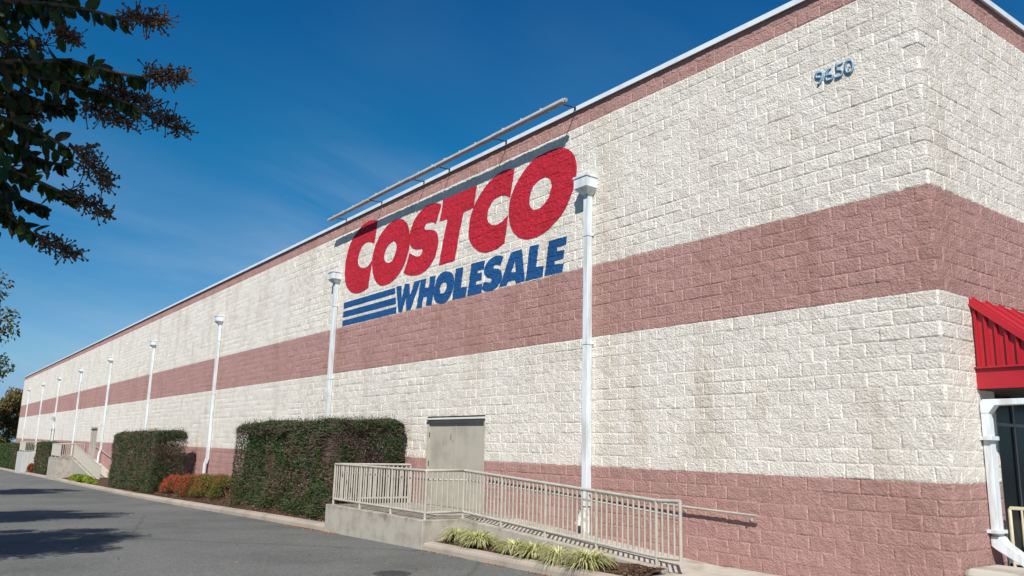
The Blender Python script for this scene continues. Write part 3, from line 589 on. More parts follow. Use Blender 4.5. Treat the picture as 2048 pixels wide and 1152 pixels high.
def railing(paths, label, inner=None, stuff_after=100, pitch=.582, top=4.55, bot=.62, r=.125, name='guard_railing', skip_posts=()):
    """paths: list of (polyline of base points (x,y,z_base), post positions)"""
    p0 = paths[0][0][0]; t = thing(name, label, 'railing', p0, 'beige steel guard railings on the platforms')
    nb = 0; rest = MB(); ref = None
    for line, posts in paths:
        for (ax, ay, az), (bx, by, bz) in zip(line[:-1], line[1:]):
            L_ = math.dist((ax, ay), (bx, by)); k = max(1, round(L_ / pitch))
            for i in range(1, k):
                f = i / k; x, y, z = ax + (bx - ax) * f, ay + (by - ay) * f, az + (bz - az) * f
                if any(math.dist((x, y), q[:2]) < .22 for q in posts): continue
                bb = MB(); bb.tube([(x, y, z + bot), (x, y, z + top)], .085, 8, caps=False)
                if nb < stuff_after: bb.build('baluster', M_RAIL, t); nb += 1
                else: rest.v += bb.v; rest.f += [tuple(j + len(rest.v) - len(bb.v) for j in f_) for f_ in bb.f]; rest.sm += bb.sm
        for nm, h in (('top_rail', top), ('bottom_rail', bot)):
            q = MB(); pts = [(x, y, z + h) for x, y, z in line]; dense = []
            for a, b_ in zip(pts[:-1], pts[1:]): dense += [a, tuple(a[i] * .97 + b_[i] * .03 for i in range(3)), tuple(a[i] * .03 + b_[i] * .97 for i in range(3))]
            q.tube(dense + [pts[-1]], r * (1.1 if nm == 'top_rail' else .98), 12); q.build(nm, M_RAIL, t)
        for x, y, z in posts:
            q = MB(); q.tube([(x, y, z), (x, y, z + top)], .135, 12); q.tube([(x, y, z), (x, y, z + .05)], .2, 12); q.build('post', M_RAIL, t)
    if rest.v: props(rest.build('baluster', M_RAIL, t), 'remaining thin balusters of the railing', kind='stuff')
    if inner:
        q = MB(); q.tube(inner, .09, 10)
        for a in inner[1:-1]: pass
        q.build('handrail', M_RAIL, t)
    return t
zf = -24.43
RL = [(-65.2, -10.6, zf), (-44.3, -10.6, zf), (-43.6, -6.75, -24.36), (-18.0, -6.75, -25.58), (-15.7, -6.75, -25.50)]
def onl(a, b, f): return tuple(a[i] + (b[i] - a[i]) * f for i in range(3))
posts1 = [RL[0], onl(RL[0], RL[1], .33), onl(RL[0], RL[1], .67), RL[1], RL[2]] + [onl(RL[2], RL[3], f) for f in (.25, .5, .75, 1)]
g1 = railing([(RL, posts1)], 'beige guard railing around the nearest platform and down its ramp',
        inner=[(-64, -10.2, zf + 3.7), (-44.6, -10.2, zf + 3.7), (-43.4, -6.35, -24.36 + 3.62), (-30.6, -6.35, -21.25), (-16.2, -6.35, -22.02)])
q = MB(); q.tube([(-15.7, -6.75, -25.5 + .5), (-15.7, -6.75, -25.5 + 4.62)], .135, 12); q.build('end_post', M_RAIL, g1)
railing([([(-65.3, -10.2, zf), (-65.0, -.7, zf)], [(-65.0, -.7, zf)])], 'short beige side railing between the big hedge and the nearest platform')
R2 = [(-299.5, -10.6, zf), (-279.5, -10.6, zf), (-278.9, -6.75, zf), (-231, -6.75, -29.9), (-229.5, -6.75, -30.0)]
railing([(R2, [R2[0], onl(R2[0], R2[1], .5), R2[1], R2[2]] + [onl(R2[2], R2[3], f) for f in (.2, .4, .6, .8, 1)])], 'beige guard railing around the second platform and down its steep ramp')
R2b = [(-299.5, -10.2, zf), (-299.5, -.7, zf)]
railing([(R2b, [R2b[1]])], 'far side beige railing of the second platform')
R3 = [(-402.5, -10.6, zf), (-381.5, -10.6, zf), (-381.2, -.9, zf)]
railing([(R3, [R3[0], onl(R3[0], R3[1], .5), R3[1], R3[2]])], 'beige guard railing on the farthest platform')

def wall_handrail(pts, label, br):
    t = thing('wall_handrail', label, 'handrail', pts[0]); q = MB(); q.tube(pts, .095, 12); q.build('rail', M_RAIL, t)
    for x, z in br:
        q = MB(); q.tube([(x, -.55, z - .08), (x, -.52, z - .34), (x, -.03, z - .42)], .05, 8); q.tube([(x, -.08, z - .42), (x, -.02, z - .42)], .16, 12); q.build('bracket', M_RAIL, t)
wall_handrail([(-32.2, -.55, -21.27), (-29.6, -.55, -21.40), (-20.9, -.55, -21.80), (-13.85, -.55, -21.97)], 'beige handrail on the pink wall right of the downspout', [(-14.8, -21.95), (-21.2, -21.79), (-29.8, -21.39)])
wall_handrail([(-48.6, -.55, -20.45), (-40, -.55, -20.83), (-33.4, -.55, -21.21)], 'beige handrail on the wall between steel door and downspout', [(-47.5, -20.5), (-40, -20.83), (-34, -21.17)])
wall_handrail([(-276, -.55, -20.6), (-232, -.55, -25.6)], 'beige handrail on the wall above the second ramp', [(-270, -21.3), (-240, -24.7)])
wall_handrail([(-281.0, -.55, -20.4), (-277.0, -.55, -20.5)], 'short beige handrail beside the second steel door', [(-279, -20.45)])

# ------------------------------------------------------------------ entrance at the end wall
cn = MB(); YC, YE = 4.2, 70
prof = [(.06, -7.25), (5.0, -11.57), (.06, -11.57)]
can = thing('entrance_canopy', 'red metal canopy with ribbed end over the entrance', 'canopy', (2.5, YC, -12))
b = MB(); b.prism([(.06, -7.2), (5.0, -11.52), (5.0, -11.62), (.06, -11.62)], 'y', YC + .1, YE); b.build('end_panel', M_CANOPY, can)
x = .22
while x < 4.7:
    b = MB()
    zt = -7.25 - (x - .06) * .8745 - .1; b.prism([(x, -11.6), (x + .05, -11.6), (x + .05, zt), (x, zt)], 'y', YC - .12, YC + .11)
    b.prism([(x + .05, -11.6), (x + .13, -11.6), (x + .13, zt - .05), (x + .05, zt - .05)], 'y', YC - .05, YC + .11); x += .60; b.build('standing_seam', M_CANOPY, can)
b = MB(); b.prism([(.0, -6.98), (5.1, -11.42), (5.1, -11.9), (.0, -7.5)], 'y', YC - .16, YC + .06); b.prism([(.0, -7.42), (5.1, -11.82), (5.1, -11.92), (.0, -7.52)], 'y', YC - .22, YC - .16); b.build('rake_trim', M_CANOPY, can)
b = MB(); b.box(.04, 5.0, YC - .02, YE, -13.0, -11.63); b.box(-.0, 5.06, YC - .2, YE, -11.74, -11.62); b.box(0, 5.06, YC - .1, YE, -13.05, -12.99); b.build('fascia', M_CANOPY, can)
b = MB(); yy = YC + .3
b.prism([(0, -7.0), (5.1, -11.44), (5.1, -11.5), (0, -7.06)], 'y', YC + .06, YE)
while yy < YE: b.prism([(0, -6.82), (5.1, -11.26), (5.1, -11.44), (0, -7.0)], 'y', yy, yy + .06); yy += 2.0
b.build('roof_panel', M_CANOPY, can)
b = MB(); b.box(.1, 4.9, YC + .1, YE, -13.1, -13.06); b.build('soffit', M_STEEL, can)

# entrance recess: steel channel, chain, glazing
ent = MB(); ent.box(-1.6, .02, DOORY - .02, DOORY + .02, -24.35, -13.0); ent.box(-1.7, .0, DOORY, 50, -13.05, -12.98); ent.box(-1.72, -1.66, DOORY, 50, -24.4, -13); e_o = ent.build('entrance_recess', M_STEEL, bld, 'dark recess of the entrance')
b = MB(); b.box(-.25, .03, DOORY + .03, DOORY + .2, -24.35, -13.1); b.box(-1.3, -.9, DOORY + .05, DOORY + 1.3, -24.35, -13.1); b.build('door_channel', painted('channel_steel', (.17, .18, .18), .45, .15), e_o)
b = MB()
for yy in (DOORY + 1.35, DOORY + 5.5, DOORY + 9.5, DOORY + 14): b.box(-1.4, -1.1, yy, yy + .22, -24.35, -13.1)
for zz in (-24.3, -15.2): b.box(-1.38, -1.12, DOORY + 1.5, 40, zz, zz + .22)
b.build('window_frame', M_FRAME, e_o)
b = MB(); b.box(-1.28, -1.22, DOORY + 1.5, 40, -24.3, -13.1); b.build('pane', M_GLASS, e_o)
b = MB()
for k in range(62):
    z = -14.0 - k * .16; p = [(-.62 + .045 * math.cos(a) * (k % 2), DOORY + .55 + .045 * math.cos(a) * (1 - k % 2), z + .09 * math.sin(a)) for a in [i * math.pi / 4 for i in range(9)]]
    b.tube(p, .02, 5, caps=False)
b.build('chain', M_FRAME, e_o)
ds = thing('entrance_downspout', 'dented white square downspout beside the entrance', 'downspout', (.3, 4.8, -22))
b = MB(); b.box(.12, .60, 4.12, 4.80, -22.2, -14.6); b.build('pipe', M_WHITE, ds, bevel=.008)
b = MB(); b.prism([(.12, -14.6), (.12, -13.9), (.3, -13.72), (9, -13.72), (9, -13.95), (1.0, -14.12), (.60, -14.62)], 'y', 4.1, 4.82); b.build('elbow', M_WHITE, ds, bevel=.006)
b = MB(); b.box(.05, .78, 3.86, 4.92, -16.3, -16.05); b.build('strap', M_WHITE, ds); b = MB(); b.box(.05, .78, 3.72, 4.92, -22.0, -21.8); b.build('strap', M_WHITE, ds)
b = MB(); b.prism([(.12, -22.2), (.72, -22.2), (1.0, -22.6), (2.3, -23.5), (2.9, -24.3), (2.3, -24.3), (1.8, -23.8), (.4, -23.0), (.12, -22.8)], 'y', 3.98, 4.82); b.build('boot', M_WHITE, ds, bevel=.01)
b = MB(); b.box(.08, 4.5, .1, 4.2, -26.0, -23.85)
props(b.build('concrete_stoop', M_WALK, bevel=.07), 'rounded concrete curb block at the foot of the end wall', 'concrete block')
er = thing('entrance_railing', 'cream painted pipe railing at the entrance', 'railing', (.6, 5.6, -24.3))
b = MB(); b.tube([(.65, 5.75, -24.3), (.65, 5.75, -20.62), (.7, 5.75, -20.5), (9, 5.75, -20.4)], .11, 12); b.build('rail', M_CREAM, er)
for x in np.arange(1.35, 8, .6): b = MB(); b.tube([(x, 5.75, -23.9), (x, 5.75, -20.5)], .07, 8, caps=False); b.build('baluster', M_CREAM, er)
b = MB(); b.tube([(.65, 5.75, -23.9), (9, 5.75, -23.9)], .08, 10); b.build('bottom_rail', M_CREAM, er)

# ------------------------------------------------------------------ manhole cover
mh = thing('manhole_cover', 'round dark iron manhole cover in the driveway', 'manhole cover', (-31.2, -20.9, -26.9))
zz = zg(-31.2); b = MB(); b.tube([(-31.2, -20.9, zz - .3), (-31.2, -20.9, zz + .03)], 1.42, 40); b.build('frame', M_IRON, mh)
b = MB(); b.tube([(-31.2, -20.9, zz - .2), (-31.2, -20.9, zz + .055)], 1.26, 40)
for a in range(-5, 6):
    for c in range(-5, 6):
        if a * a + c * c < 24: b.box(-31.2 + a * .22 - .06, -31.2 + a * .22 + .06, -20.9 + c * .22 - .06, -20.9 + c * .22 + .06, zz + .055, zz + .075)
b.build('lid', M_IRON, mh)

t = thing('drain_pipe', 'small white pipe stub at the foot of the nearest platform, left corner', 'pipe', (-66.3, -10.6, -27))
mb = MB(); mb.tube([(-66.25, -10.75, -27.3), (-66.25, -10.75, -25.95)], .22, 12); mb.tube([(-66.25, -10.75, -26.0), (-66.25, -10.75, -25.8)], .27, 12); mb.build('pipe', M_WHITE, t)

# ------------------------------------------------------------------ foliage helpers (metres)
def rvec(rng, n):
    v = rng.normal(size=(n, 3)); return v / np.linalg.norm(v, axis=1, keepdims=True)
def leaf_quads(C, A, B, Ln, Wd, rnd, fold=.25):
    """folded 4-corner leaves: centre base C, axis A, side B"""
    Nn = np.cross(A, B); Ln = Ln[:, None]; Wd = Wd[:, None]
    mid = C + A * Ln * .48; V = np.stack([C, mid + B * Wd * .5 + Nn * Wd * fold * .5, C + A * Ln, mid - B * Wd * .5 + Nn * Wd * fold * .5], 1)
    n = len(C); F = np.arange(n * 4).reshape(n, 4); return V.reshape(-1, 3), F, np.repeat(rnd, 4)
def leaf_ovate(C, A, B, Ln, Wd, rnd, fold=.3):
    """larger ovate leaves with a crease and a drooping tip, two 5-corner halves each"""
    Nn = np.cross(A, B); Ln = Ln[:, None]; Wd = Wd[:, None]; pr = [(.0, 0), (.22, .40), (.52, .5), (.82, .27), (1., 0)]
    P = []
    for t, w in pr: P.append(C + A * Ln * t + B * Wd * w + Nn * (Wd * w * fold - Ln * .16 * t * t))
    Q = [C + A * Ln * t - B * Wd * w + Nn * (Wd * w * fold - Ln * .16 * t * t) for t, w in pr[1:4]]
    V = np.stack(P + Q, 1); n = len(C); b = np.arange(n)[:, None] * 8
    F = np.concatenate([b + np.array([[0, 1, 2, 3, 4]]), b + np.array([[0, 4, 7, 6, 5]])]); return V.reshape(-1, 3), F, np.repeat(rnd, 8)
def frame_dirs(rng, n, bias, k):
    A = rvec(rng, n) + np.asarray(bias) * k; A /= np.linalg.norm(A, axis=1, keepdims=True)
    B = np.cross(A, rvec(rng, n)); B /= np.linalg.norm(B, axis=1, keepdims=True); return A, B
def sticks(C, A, Ln, r, rnd):
    rngB = np.cross(A, np.array([.31, .2, .93])); rngB /= np.linalg.norm(rngB, axis=1, keepdims=True) + 1e-9; D = np.cross(A, rngB)
    V = []
    for k in range(3):
        a = 2.094 * k; o = (rngB * math.cos(a) + D * math.sin(a)) * r[:, None]; V += [C + o, C + A * Ln[:, None] + o * .6]
    V = np.stack(V, 1); n = len(C); b = np.arange(n)[:, None] * 6
    F = np.concatenate([b + np.array([[0, 2, 3, 1]]), b + np.array([[2, 4, 5, 3]]), b + np.array([[4, 0, 1, 5]])]); return V.reshape(-1, 3), F, np.repeat(rnd, 6)
def n3(P, k, sc):
    p = P * sc; return vnoise(p[:, 0] + p[:, 1] * .7, p[:, 2] + p[:, 1] * .4, k)

LM_HEDGE = leaf_mat('holly_leaf', [(0, (.15, .095, .06)), (.2, (.07, .065, .025)), (.4, (.016, .048, .012)), (.75, (.030, .080, .018)), (1, (.075, .12, .035))], .5, .12, .22)
M_HTWIG = painted('hedge_twig', (.15, .105, .082), .85, .3, 20.)
def hedge(x0, x1, y0, y1, ztop, label, nleaf, ntwig, size=.042, seed=1, zt1=None, gap=0., core=True, brown=.5, back=0.):
    rng = np.random.RandomState(seed); zt1 = ztop if zt1 is None else zt1
    zb = zg(x0) + 1.2; zb1 = zg(x1) + 1.2; cx = (x0 + x1) / 2
    t = thing('hedge', label, 'hedge', (cx, (y0 + y1) / 2, min(zb, zb1)), 'clipped box hedges along the wall')
    Lx, Ly, Lz = (x1 - x0) * S, (y1 - y0) * S, (ztop - zb) * S
    ar = np.array([Lx * Lz, Lx * Lz * .35, Ly * Lz, Ly * Lz, Lx * Ly]); ar /= ar.sum(); fi = rng.choice(5, nleaf + ntwig, p=ar); n = nleaf + ntwig
    u, v = rng.rand(n), rng.rand(n); dep = rng.exponential(.06, n); vol = rng.rand(n) < .30; dep[vol] = rng.rand(vol.sum()) * Ly * .5; dep[nleaf:] = rng.rand(ntwig) * .30; nrm = np.zeros((n, 3)); P = np.zeros((n, 3))
    for f, (ax, sg) in enumerate([(1, -1), (1, 1), (0, 1), (0, -1), (2, 1)]):
        m = fi == f; nrm[m, ax] = sg; fr = np.stack([u, v], 1)[m]
        a = [k for k in range(3) if k != ax]; P[m, a[0]] = fr[:, 0]; P[m, a[1]] = fr[:, 1]; P[m, ax] = (1 if sg > 0 else 0) - sg * dep[m] / (Lx, Ly, Lz)[ax]
    # rounded box
    Q = (P - .5) * np.array([Lx, Ly, Lz]); R_ = .22; half = np.array([Lx, Ly, Lz]) / 2 - R_
    ex = np.sign(Q) * np.maximum(np.abs(Q) - half, 0); ex[:, 2] *= (Q[:, 2] > 0); l = np.linalg.norm(ex, axis=1); s_ = np.where(l > R_, R_ / np.maximum(l, 1e-6), 1)[:, None]
    Q = Q - ex + ex * s_
    fx = Q[:, 0] / Lx + .5; W0 = np.zeros((n, 3)); W0[:, 0] = x0 * S + fx * Lx; W0[:, 1] = (y0 + y1) / 2 * S + Q[:, 1]
    zlo = (zb + (zb1 - zb) * fx + Z0) * S; zhi = (ztop + (zt1 - ztop) * fx + Z0) * S; fz = Q[:, 2] / Lz + .5; W0[:, 2] = zlo + fz * (zhi - zlo)
    bulge = (n3(W0, seed + 2., 1.6) - .5) * .16 + (n3(W0, seed + 9., 5.) - .5) * .09; W0 += nrm * bulge[:, None]; sh_ = (nrm[:, 2] > .5) & (rng.rand(n) < .10) & (n3(W0, seed + 21., 3.) > .5); W0[sh_, 2] += rng.rand(sh_.sum()) ** 2 * .16; W0[:, 1] += np.where(nrm[:, 1] < -.5, (1 - fx) * back * S, 0)
    W0[:, 2] -= np.where(fz < .25, (n3(W0, 7., 3.) * .0), 0)
    # thin twiggy patches low and mid-height, denser leaves along the top and the edges
    pat = n3(W0, seed + 4., 1.1) * .6 + n3(W0, seed + 5., 3.3) * .4; thin = (pat < brown) & (fz < .84) & (fz > .14)
    keep = np.ones(n, bool); keep[:nleaf] = ~(thin[:nleaf] & (rng.rand(nleaf) < .42))
    if gap: keep &= ~((nrm[:, 0] > .5) & (n3(W0, 3., 2.4) < .36) & (fz > .3) & (rng.rand(n) < gap)); keep &= ~((fx > .76) & (n3(W0, 3., 1.9) < .55) & (fz > .45) & (fz < .88) & (rng.rand(n) < gap * 1.5))
    A, B = frame_dirs(rng, n, (0, 0, .15), .8); A = A + nrm * .55; A /= np.linalg.norm(A, axis=1, keepdims=True); B = np.cross(A, rvec(rng, n)); B /= np.linalg.norm(B, axis=1, keepdims=True)
    rn = np.clip(.55 + .22 * rng.randn(n) + .25 * (n3(W0, 11., 2.) - .5) - .22 * thin, 0, 1); dead = rng.rand(n) < np.where(thin, .35, .04); rn[dead] = rng.rand(dead.sum()) * .18
    i = np.where(keep[:nleaf])[0]; V, F, r = leaf_quads(W0[i], A[i], B[i], size * (.7 + .6 * rng.rand(len(i))), size * .62 * (.7 + .5 * rng.rand(len(i))), rn[i])
    link('foliage', np_mesh('foliage', V, F, r), t, LM_HEDGE)
    j = np.arange(nleaf, n); tl = A[j] * np.array([1, .6, .45]) + np.array([.8, 0, .1]) * rng.choice([-1, 1], ntwig)[:, None]; tl /= np.linalg.norm(tl, axis=1, keepdims=True)
    V, F, r = sticks(W0[j], tl, .10 + .16 * rng.rand(ntwig), np.full(ntwig, .0045 * size / .042), rng.rand(ntwig)); link('twigs', np_mesh('twigs', V, F), t, M_HTWIG)
    b = MB()
    for k in range(9):
        xx = x0 + (x1 - x0) * (k + .5) / 9; b.tube([(xx, (y0 + y1) / 2, zg(xx)), (xx + .6, (y0 + y1) / 2 - .8, (zb + ztop) / 2), (xx - .4, (y0 + y1) / 2 + .5, ztop - 2)], .18, 6, .08)
    if False:
        c = [(x0 + 2, zb + 1.2), (x1 - (9 if gap else 2.2), zb1 + 1.2), (x1 - (9 if gap else 2.2), zt1 - 1.9), (x0 + 2, ztop - 1.9)]; b.prism(c, 'y', y0 + 1.8, y1 - 1.5)
    b.build('stems', M_HTWIG, t)
    return t
hedge(-105.5, -66.3, -9.9, -.7, -14.9, 'big clipped holly hedge left of the nearest platform', 170000, 27000, size=.047, seed=2, zt1=-14.6, gap=.7, brown=.44, back=1.9)
hedge(-203, -158, -9.4, -3.0, -16.55, 'clipped holly hedge left of the red shrubs', 95000, 24000, size=.055, seed=5, zt1=-15.9, gap=.45, brown=.46)
hedge(-352, -316, -9.8, -4, -19.9, 'clipped hedge between the two tall concrete platforms', 42000, 5000, size=.07, seed=8, brown=.62)
hedge(-447, -418, -9.8, -3, -21.6, 'brownish clipped hedge beyond the farthest platform', 26000, 4000, size=.08, seed=9, brown=.6)
hedge(-540, -452, -9.8, -2, -22.6, 'farthest dark clipped hedge at the left edge', 40000, 3000, size=.1, seed=10, zt1=-22.2, brown=.25)

LM_RED = leaf_mat('red_shrub_leaf', [(0, (.12, .05, .02)), (.25, (.10, .10, .02)), (.5, (.26, .06, .02)), (.75, (.36, .035, .025)), (1, (.38, .07, .035))], .5, .2, .3)
LM_ORG = leaf_mat('orange_shrub_leaf', [(0, (.06, .05, .015)), (.3, (.07, .10, .018)), (.6, (.13, .13, .022)), (.82, (.24, .11, .02)), (1, (.30, .05, .03))], .5, .2, .3)
LM_LIME = leaf_mat('lime_shrub_leaf', [(0, (.06, .09, .01)), (.5, (.20, .27, .02)), (1, (.36, .42, .04))], .5, .25, .3)
def mound(cx, cy, rx, ry, h, label, mat, n, size, seed, cat='shrub', name='shrub', group=None, base=.9):
    rng = np.random.RandomState(seed); zb = zg(cx) + base; t = thing(name, label, cat, (cx, cy, zb), group)
    cs = rvec(rng, 44); cs[:, 2] = np.minimum(np.abs(cs[:, 2]) ** .8, .78); cc = cs * np.array([rx, ry, h]) * .70; ci = rng.randint(0, 44, n)
    rad = np.array([rx, ry, h]).min() * .52; D = rvec(rng, n); D[:, 2] = np.abs(D[:, 2]) * 1.1 - .2
    P = cc[ci] + D * rad * (.55 + .5 * rng.rand(n))[:, None] * np.array([rx, ry, h]) / np.array([rx, ry, h]).mean() * 1.15
    P[:, 2] = np.maximum(P[:, 2], .05); X = np.stack([(cx + P[:, 0]) * S, (cy + P[:, 1]) * S, (np.interp(cx + P[:, 0], GX, GZ) + base - .2 + P[:, 2] + Z0) * S], 1)
    A, B = frame_dirs(rng, n, (0, 0, 1), .5); tint = n3(X, seed * 1., 2.2); rn = np.clip(tint * .8 + .1 + .2 * rng.randn(n) + .25 * (P[:, 2] / h - .5), 0, 1)
    V, F, r = leaf_quads(X, A, B, size * (.7 + .6 * rng.rand(n)), size * .5 * (.7 + .6 * rng.rand(n)), rn); link('foliage', np_mesh('foliage', V, F, r), t, mat)
    m = 120; a = rng.rand(m) * 6.283; b = MB()
    for k in range(24):
        q = cc[k % 26]; b.tube([(cx + q[0] * .15, cy + q[1] * .15, zb - .5), (cx + q[0] * .7, cy + q[1] * .7, zb + q[2] * .6), (cx + q[0], cy + q[1], zb + q[2])], .09, 5, .04)
    b.build('stems', M_TWIG, t); return t
gg = 'red and orange shrubs between the two hedges'
mound(-147.5, -6.9, 9.8, 2.7, 4.3, 'brightest red low shrub beside the second hedge', LM_RED, 22000, .045, 21, group=gg, base=1.5)
mound(-137, -6.6, 8.6, 3.0, 4.8, 'red and green low shrub, second from the left in its row', LM_RED, 19000, .045, 22, group=gg, base=1.5)
mound(-126, -6.7, 8.4, 3.0, 4.9, 'yellow green and orange low shrub, third in its row', LM_ORG, 19000, .045, 23, group=gg, base=1.5)
mound(-115, -6.5, 8.0, 3.0, 5.0, 'orange low shrub touching the big hedge', LM_ORG, 19000, .045, 24, group=gg, base=1.5)
mound(-366, -8.8, 4.2, 1.8, 4.4, 'small scarlet shrub beside the farthest platform', LM_RED, 3000, .09, 25)
mound(-243, -9.0, 27, 2.3, 3.4, 'low lime green mat of groundcover below the second ramp', LM_LIME, 16000, .07, 26, cat='groundcover', name='groundcover_shrub', base=.5)

# variegated grass clumps below the ramp
LM_GRASS = leaf_mat('variegated_blade', [(0, (.22, .16, .08)), (.12, (.14, .19, .045)), (.3, (.33, .36, .12)), (.6, (.56, .55, .26)), (1, (.70, .64, .40))], .5, .25, .3)
def clump(cx, cy, r, seed, label, z):
    rng = np.random.RandomState(seed); n = 420; t = thing('grass_clump', label, 'grass clump', (cx, cy, z), 'variegated grass clumps below the ramp'); k = 6
    a = rng.rand(n) * 6.283; Ln = r * S * (.75 + .6 * rng.rand(n)) * 1.75; el = np.radians(30 + 55 * rng.rand(n)); b0 = rng.rand(n) ** .5 * r * S * .35
    base = np.stack([cx * S + b0 * np.cos(a), cy * S + b0 * np.sin(a), np.full(n, (z - .1 + Z0) * S)], 1); P = base.copy(); V = []
    side = np.stack([-np.sin(a), np.cos(a), np.zeros(n)], 1); wd = .0065 + .005 * rng.rand(n); a2 = a + rng.randn(n) * .35
    for i in range(k + 1):
        f = i / k; w = wd * (1 - f ** 2.2) + .0004; V += [P - side * w[:, None], P + side * w[:, None]]
        e = el * (1 - .9 * f) - 1.25 * f ** 1.4; st = Ln / k; P = P + np.stack([np.cos(a2) * np.cos(e), np.sin(a2) * np.cos(e), np.sin(e)], 1) * st[:, None]
    V = np.stack(V, 1); m = 2 * (k + 1); b = np.arange(n)[:, None] * m
    F = np.concatenate([b + np.array([[2 * i, 2 * i + 1, 2 * i + 3, 2 * i + 2]]) for i in range(k)]); rn = np.clip(.5 + .27 * rng.randn(n), 0, 1)
    link('blades', np_mesh('blades', V.reshape(-1, 3), F, np.repeat(rn, m)), t, LM_GRASS)
zcl = zg(-30) + .9
for i, (x, y, r) in enumerate([(-41.4, -8.6, 1.02), (-39.2, -8.1, 1.0), (-37.0, -9.2, 1.08), (-32.0, -9.2, .98), (-28.9, -9.3, 1.05), (-25.5, -9.6, 1.1), (-22.3, -9.6, 1.3)]):
    clump(x, y, r, 40 + i, ['leftmost pale green grass clump against the platform corner', 'second grass clump from the left, half behind the third', 'third grass clump from the left, spilling to the curb', 'small fourth grass clump standing apart in the mulch',
        'fifth grass clump from the left, greener in the middle', 'sixth grass clump from the left', 'largest and rightmost grass clump near the low end of the ramp'][i], zcl)

# fallen leaves and mulch chips
LM_FALL = leaf_mat('fallen_leaf', [(0, (.12, .05, .025)), (.4, (.30, .10, .045)), (.8, (.42, .17, .07)), (1, (.48, .32, .16))], .8, .05, .2)
def litter(name, label, pts, zf_, size, seed, mat, kind='stuff'):
    rng = np.random.RandomState(seed); n = len(pts); X = np.stack([pts[:, 0] * S, pts[:, 1] * S, (zf_ + Z0) * S + .006], 1)
    a = rng.rand(n) * 6.283; A = np.stack([np.cos(a), np.sin(a), rng.randn(n) * .25], 1); A /= np.linalg.norm(A, axis=1, keepdims=True); B = np.cross(A, np.array([0, 0, 1.]) + rng.randn(n, 3) * .3); B /= np.linalg.norm(B, axis=1, keepdims=True)
    V, F, r = leaf_quads(X, A, B, size * (.5 + rng.rand(n)), size * .55 * (.5 + rng.rand(n)), rng.rand(n)); props(link(name, np_mesh(name, V, F, r), None, mat), label, 'leaf litter', kind=kind)
rng = np.random.RandomState(3); n = 1500; x = np.concatenate([rng.uniform(-100, -20, n // 2), rng.uniform(-33, -20, n // 6), rng.uniform(-75, -62, n // 3)]); y = CY - rng.exponential(.32, len(x)); cl = n3(np.stack([x, y * 0, x * 0], 1), 2., .35) > .42
x, y = x[cl], y[cl]; litter('fallen_leaves', 'thin line of reddish fallen leaves along the curb', np.stack([x, y], 1), np.interp(x, GX, GZ), .035, 4, LM_FALL)
x = rng.uniform(-120, 10, 420); y = rng.uniform(-44, -12, 420); litter('fallen_leaves', 'scattered single brown leaves on the open driveway', np.stack([x, y], 1), np.interp(x, GX, GZ), .045, 5, LM_FALL)
x = np.concatenate([rng.uniform(-43, -17, 2600), rng.uniform(-19, -17, 400)]); y = rng.uniform(-10.1, -7.4, len(x)); LM_CHIP = leaf_mat('mulch_chip', [(0, (.035, .02, .014)), (.6, (.09, .05, .035)), (.9, (.15, .09, .06)), (1, (.36, .27, .18))], .9, 0, .1)
litter('mulch_chips', 'loose dark bark chips on the bed below the ramp', np.stack([x, y], 1), np.interp(x, GX, GZ) + .60 + .5 * np.clip((y - CY - 1.2) / 2.5, 0, 1), .05, 6, LM_CHIP)
x = rng.uniform(-175, -66, 7000); y = rng.uniform(-10.0, -5, 7000); t_ = np.clip((y - CY - 1.2) / 4.0, 0, 1); t_ = t_ * t_ * (3 - 2 * t_)
litter('mulch_chips', 'loose dark bark chips in front of the hedges and red shrubs', np.stack([x, y], 1), np.interp(x, GX, GZ) + .76 + 1.25 * t_, .06, 7, LM_CHIP)

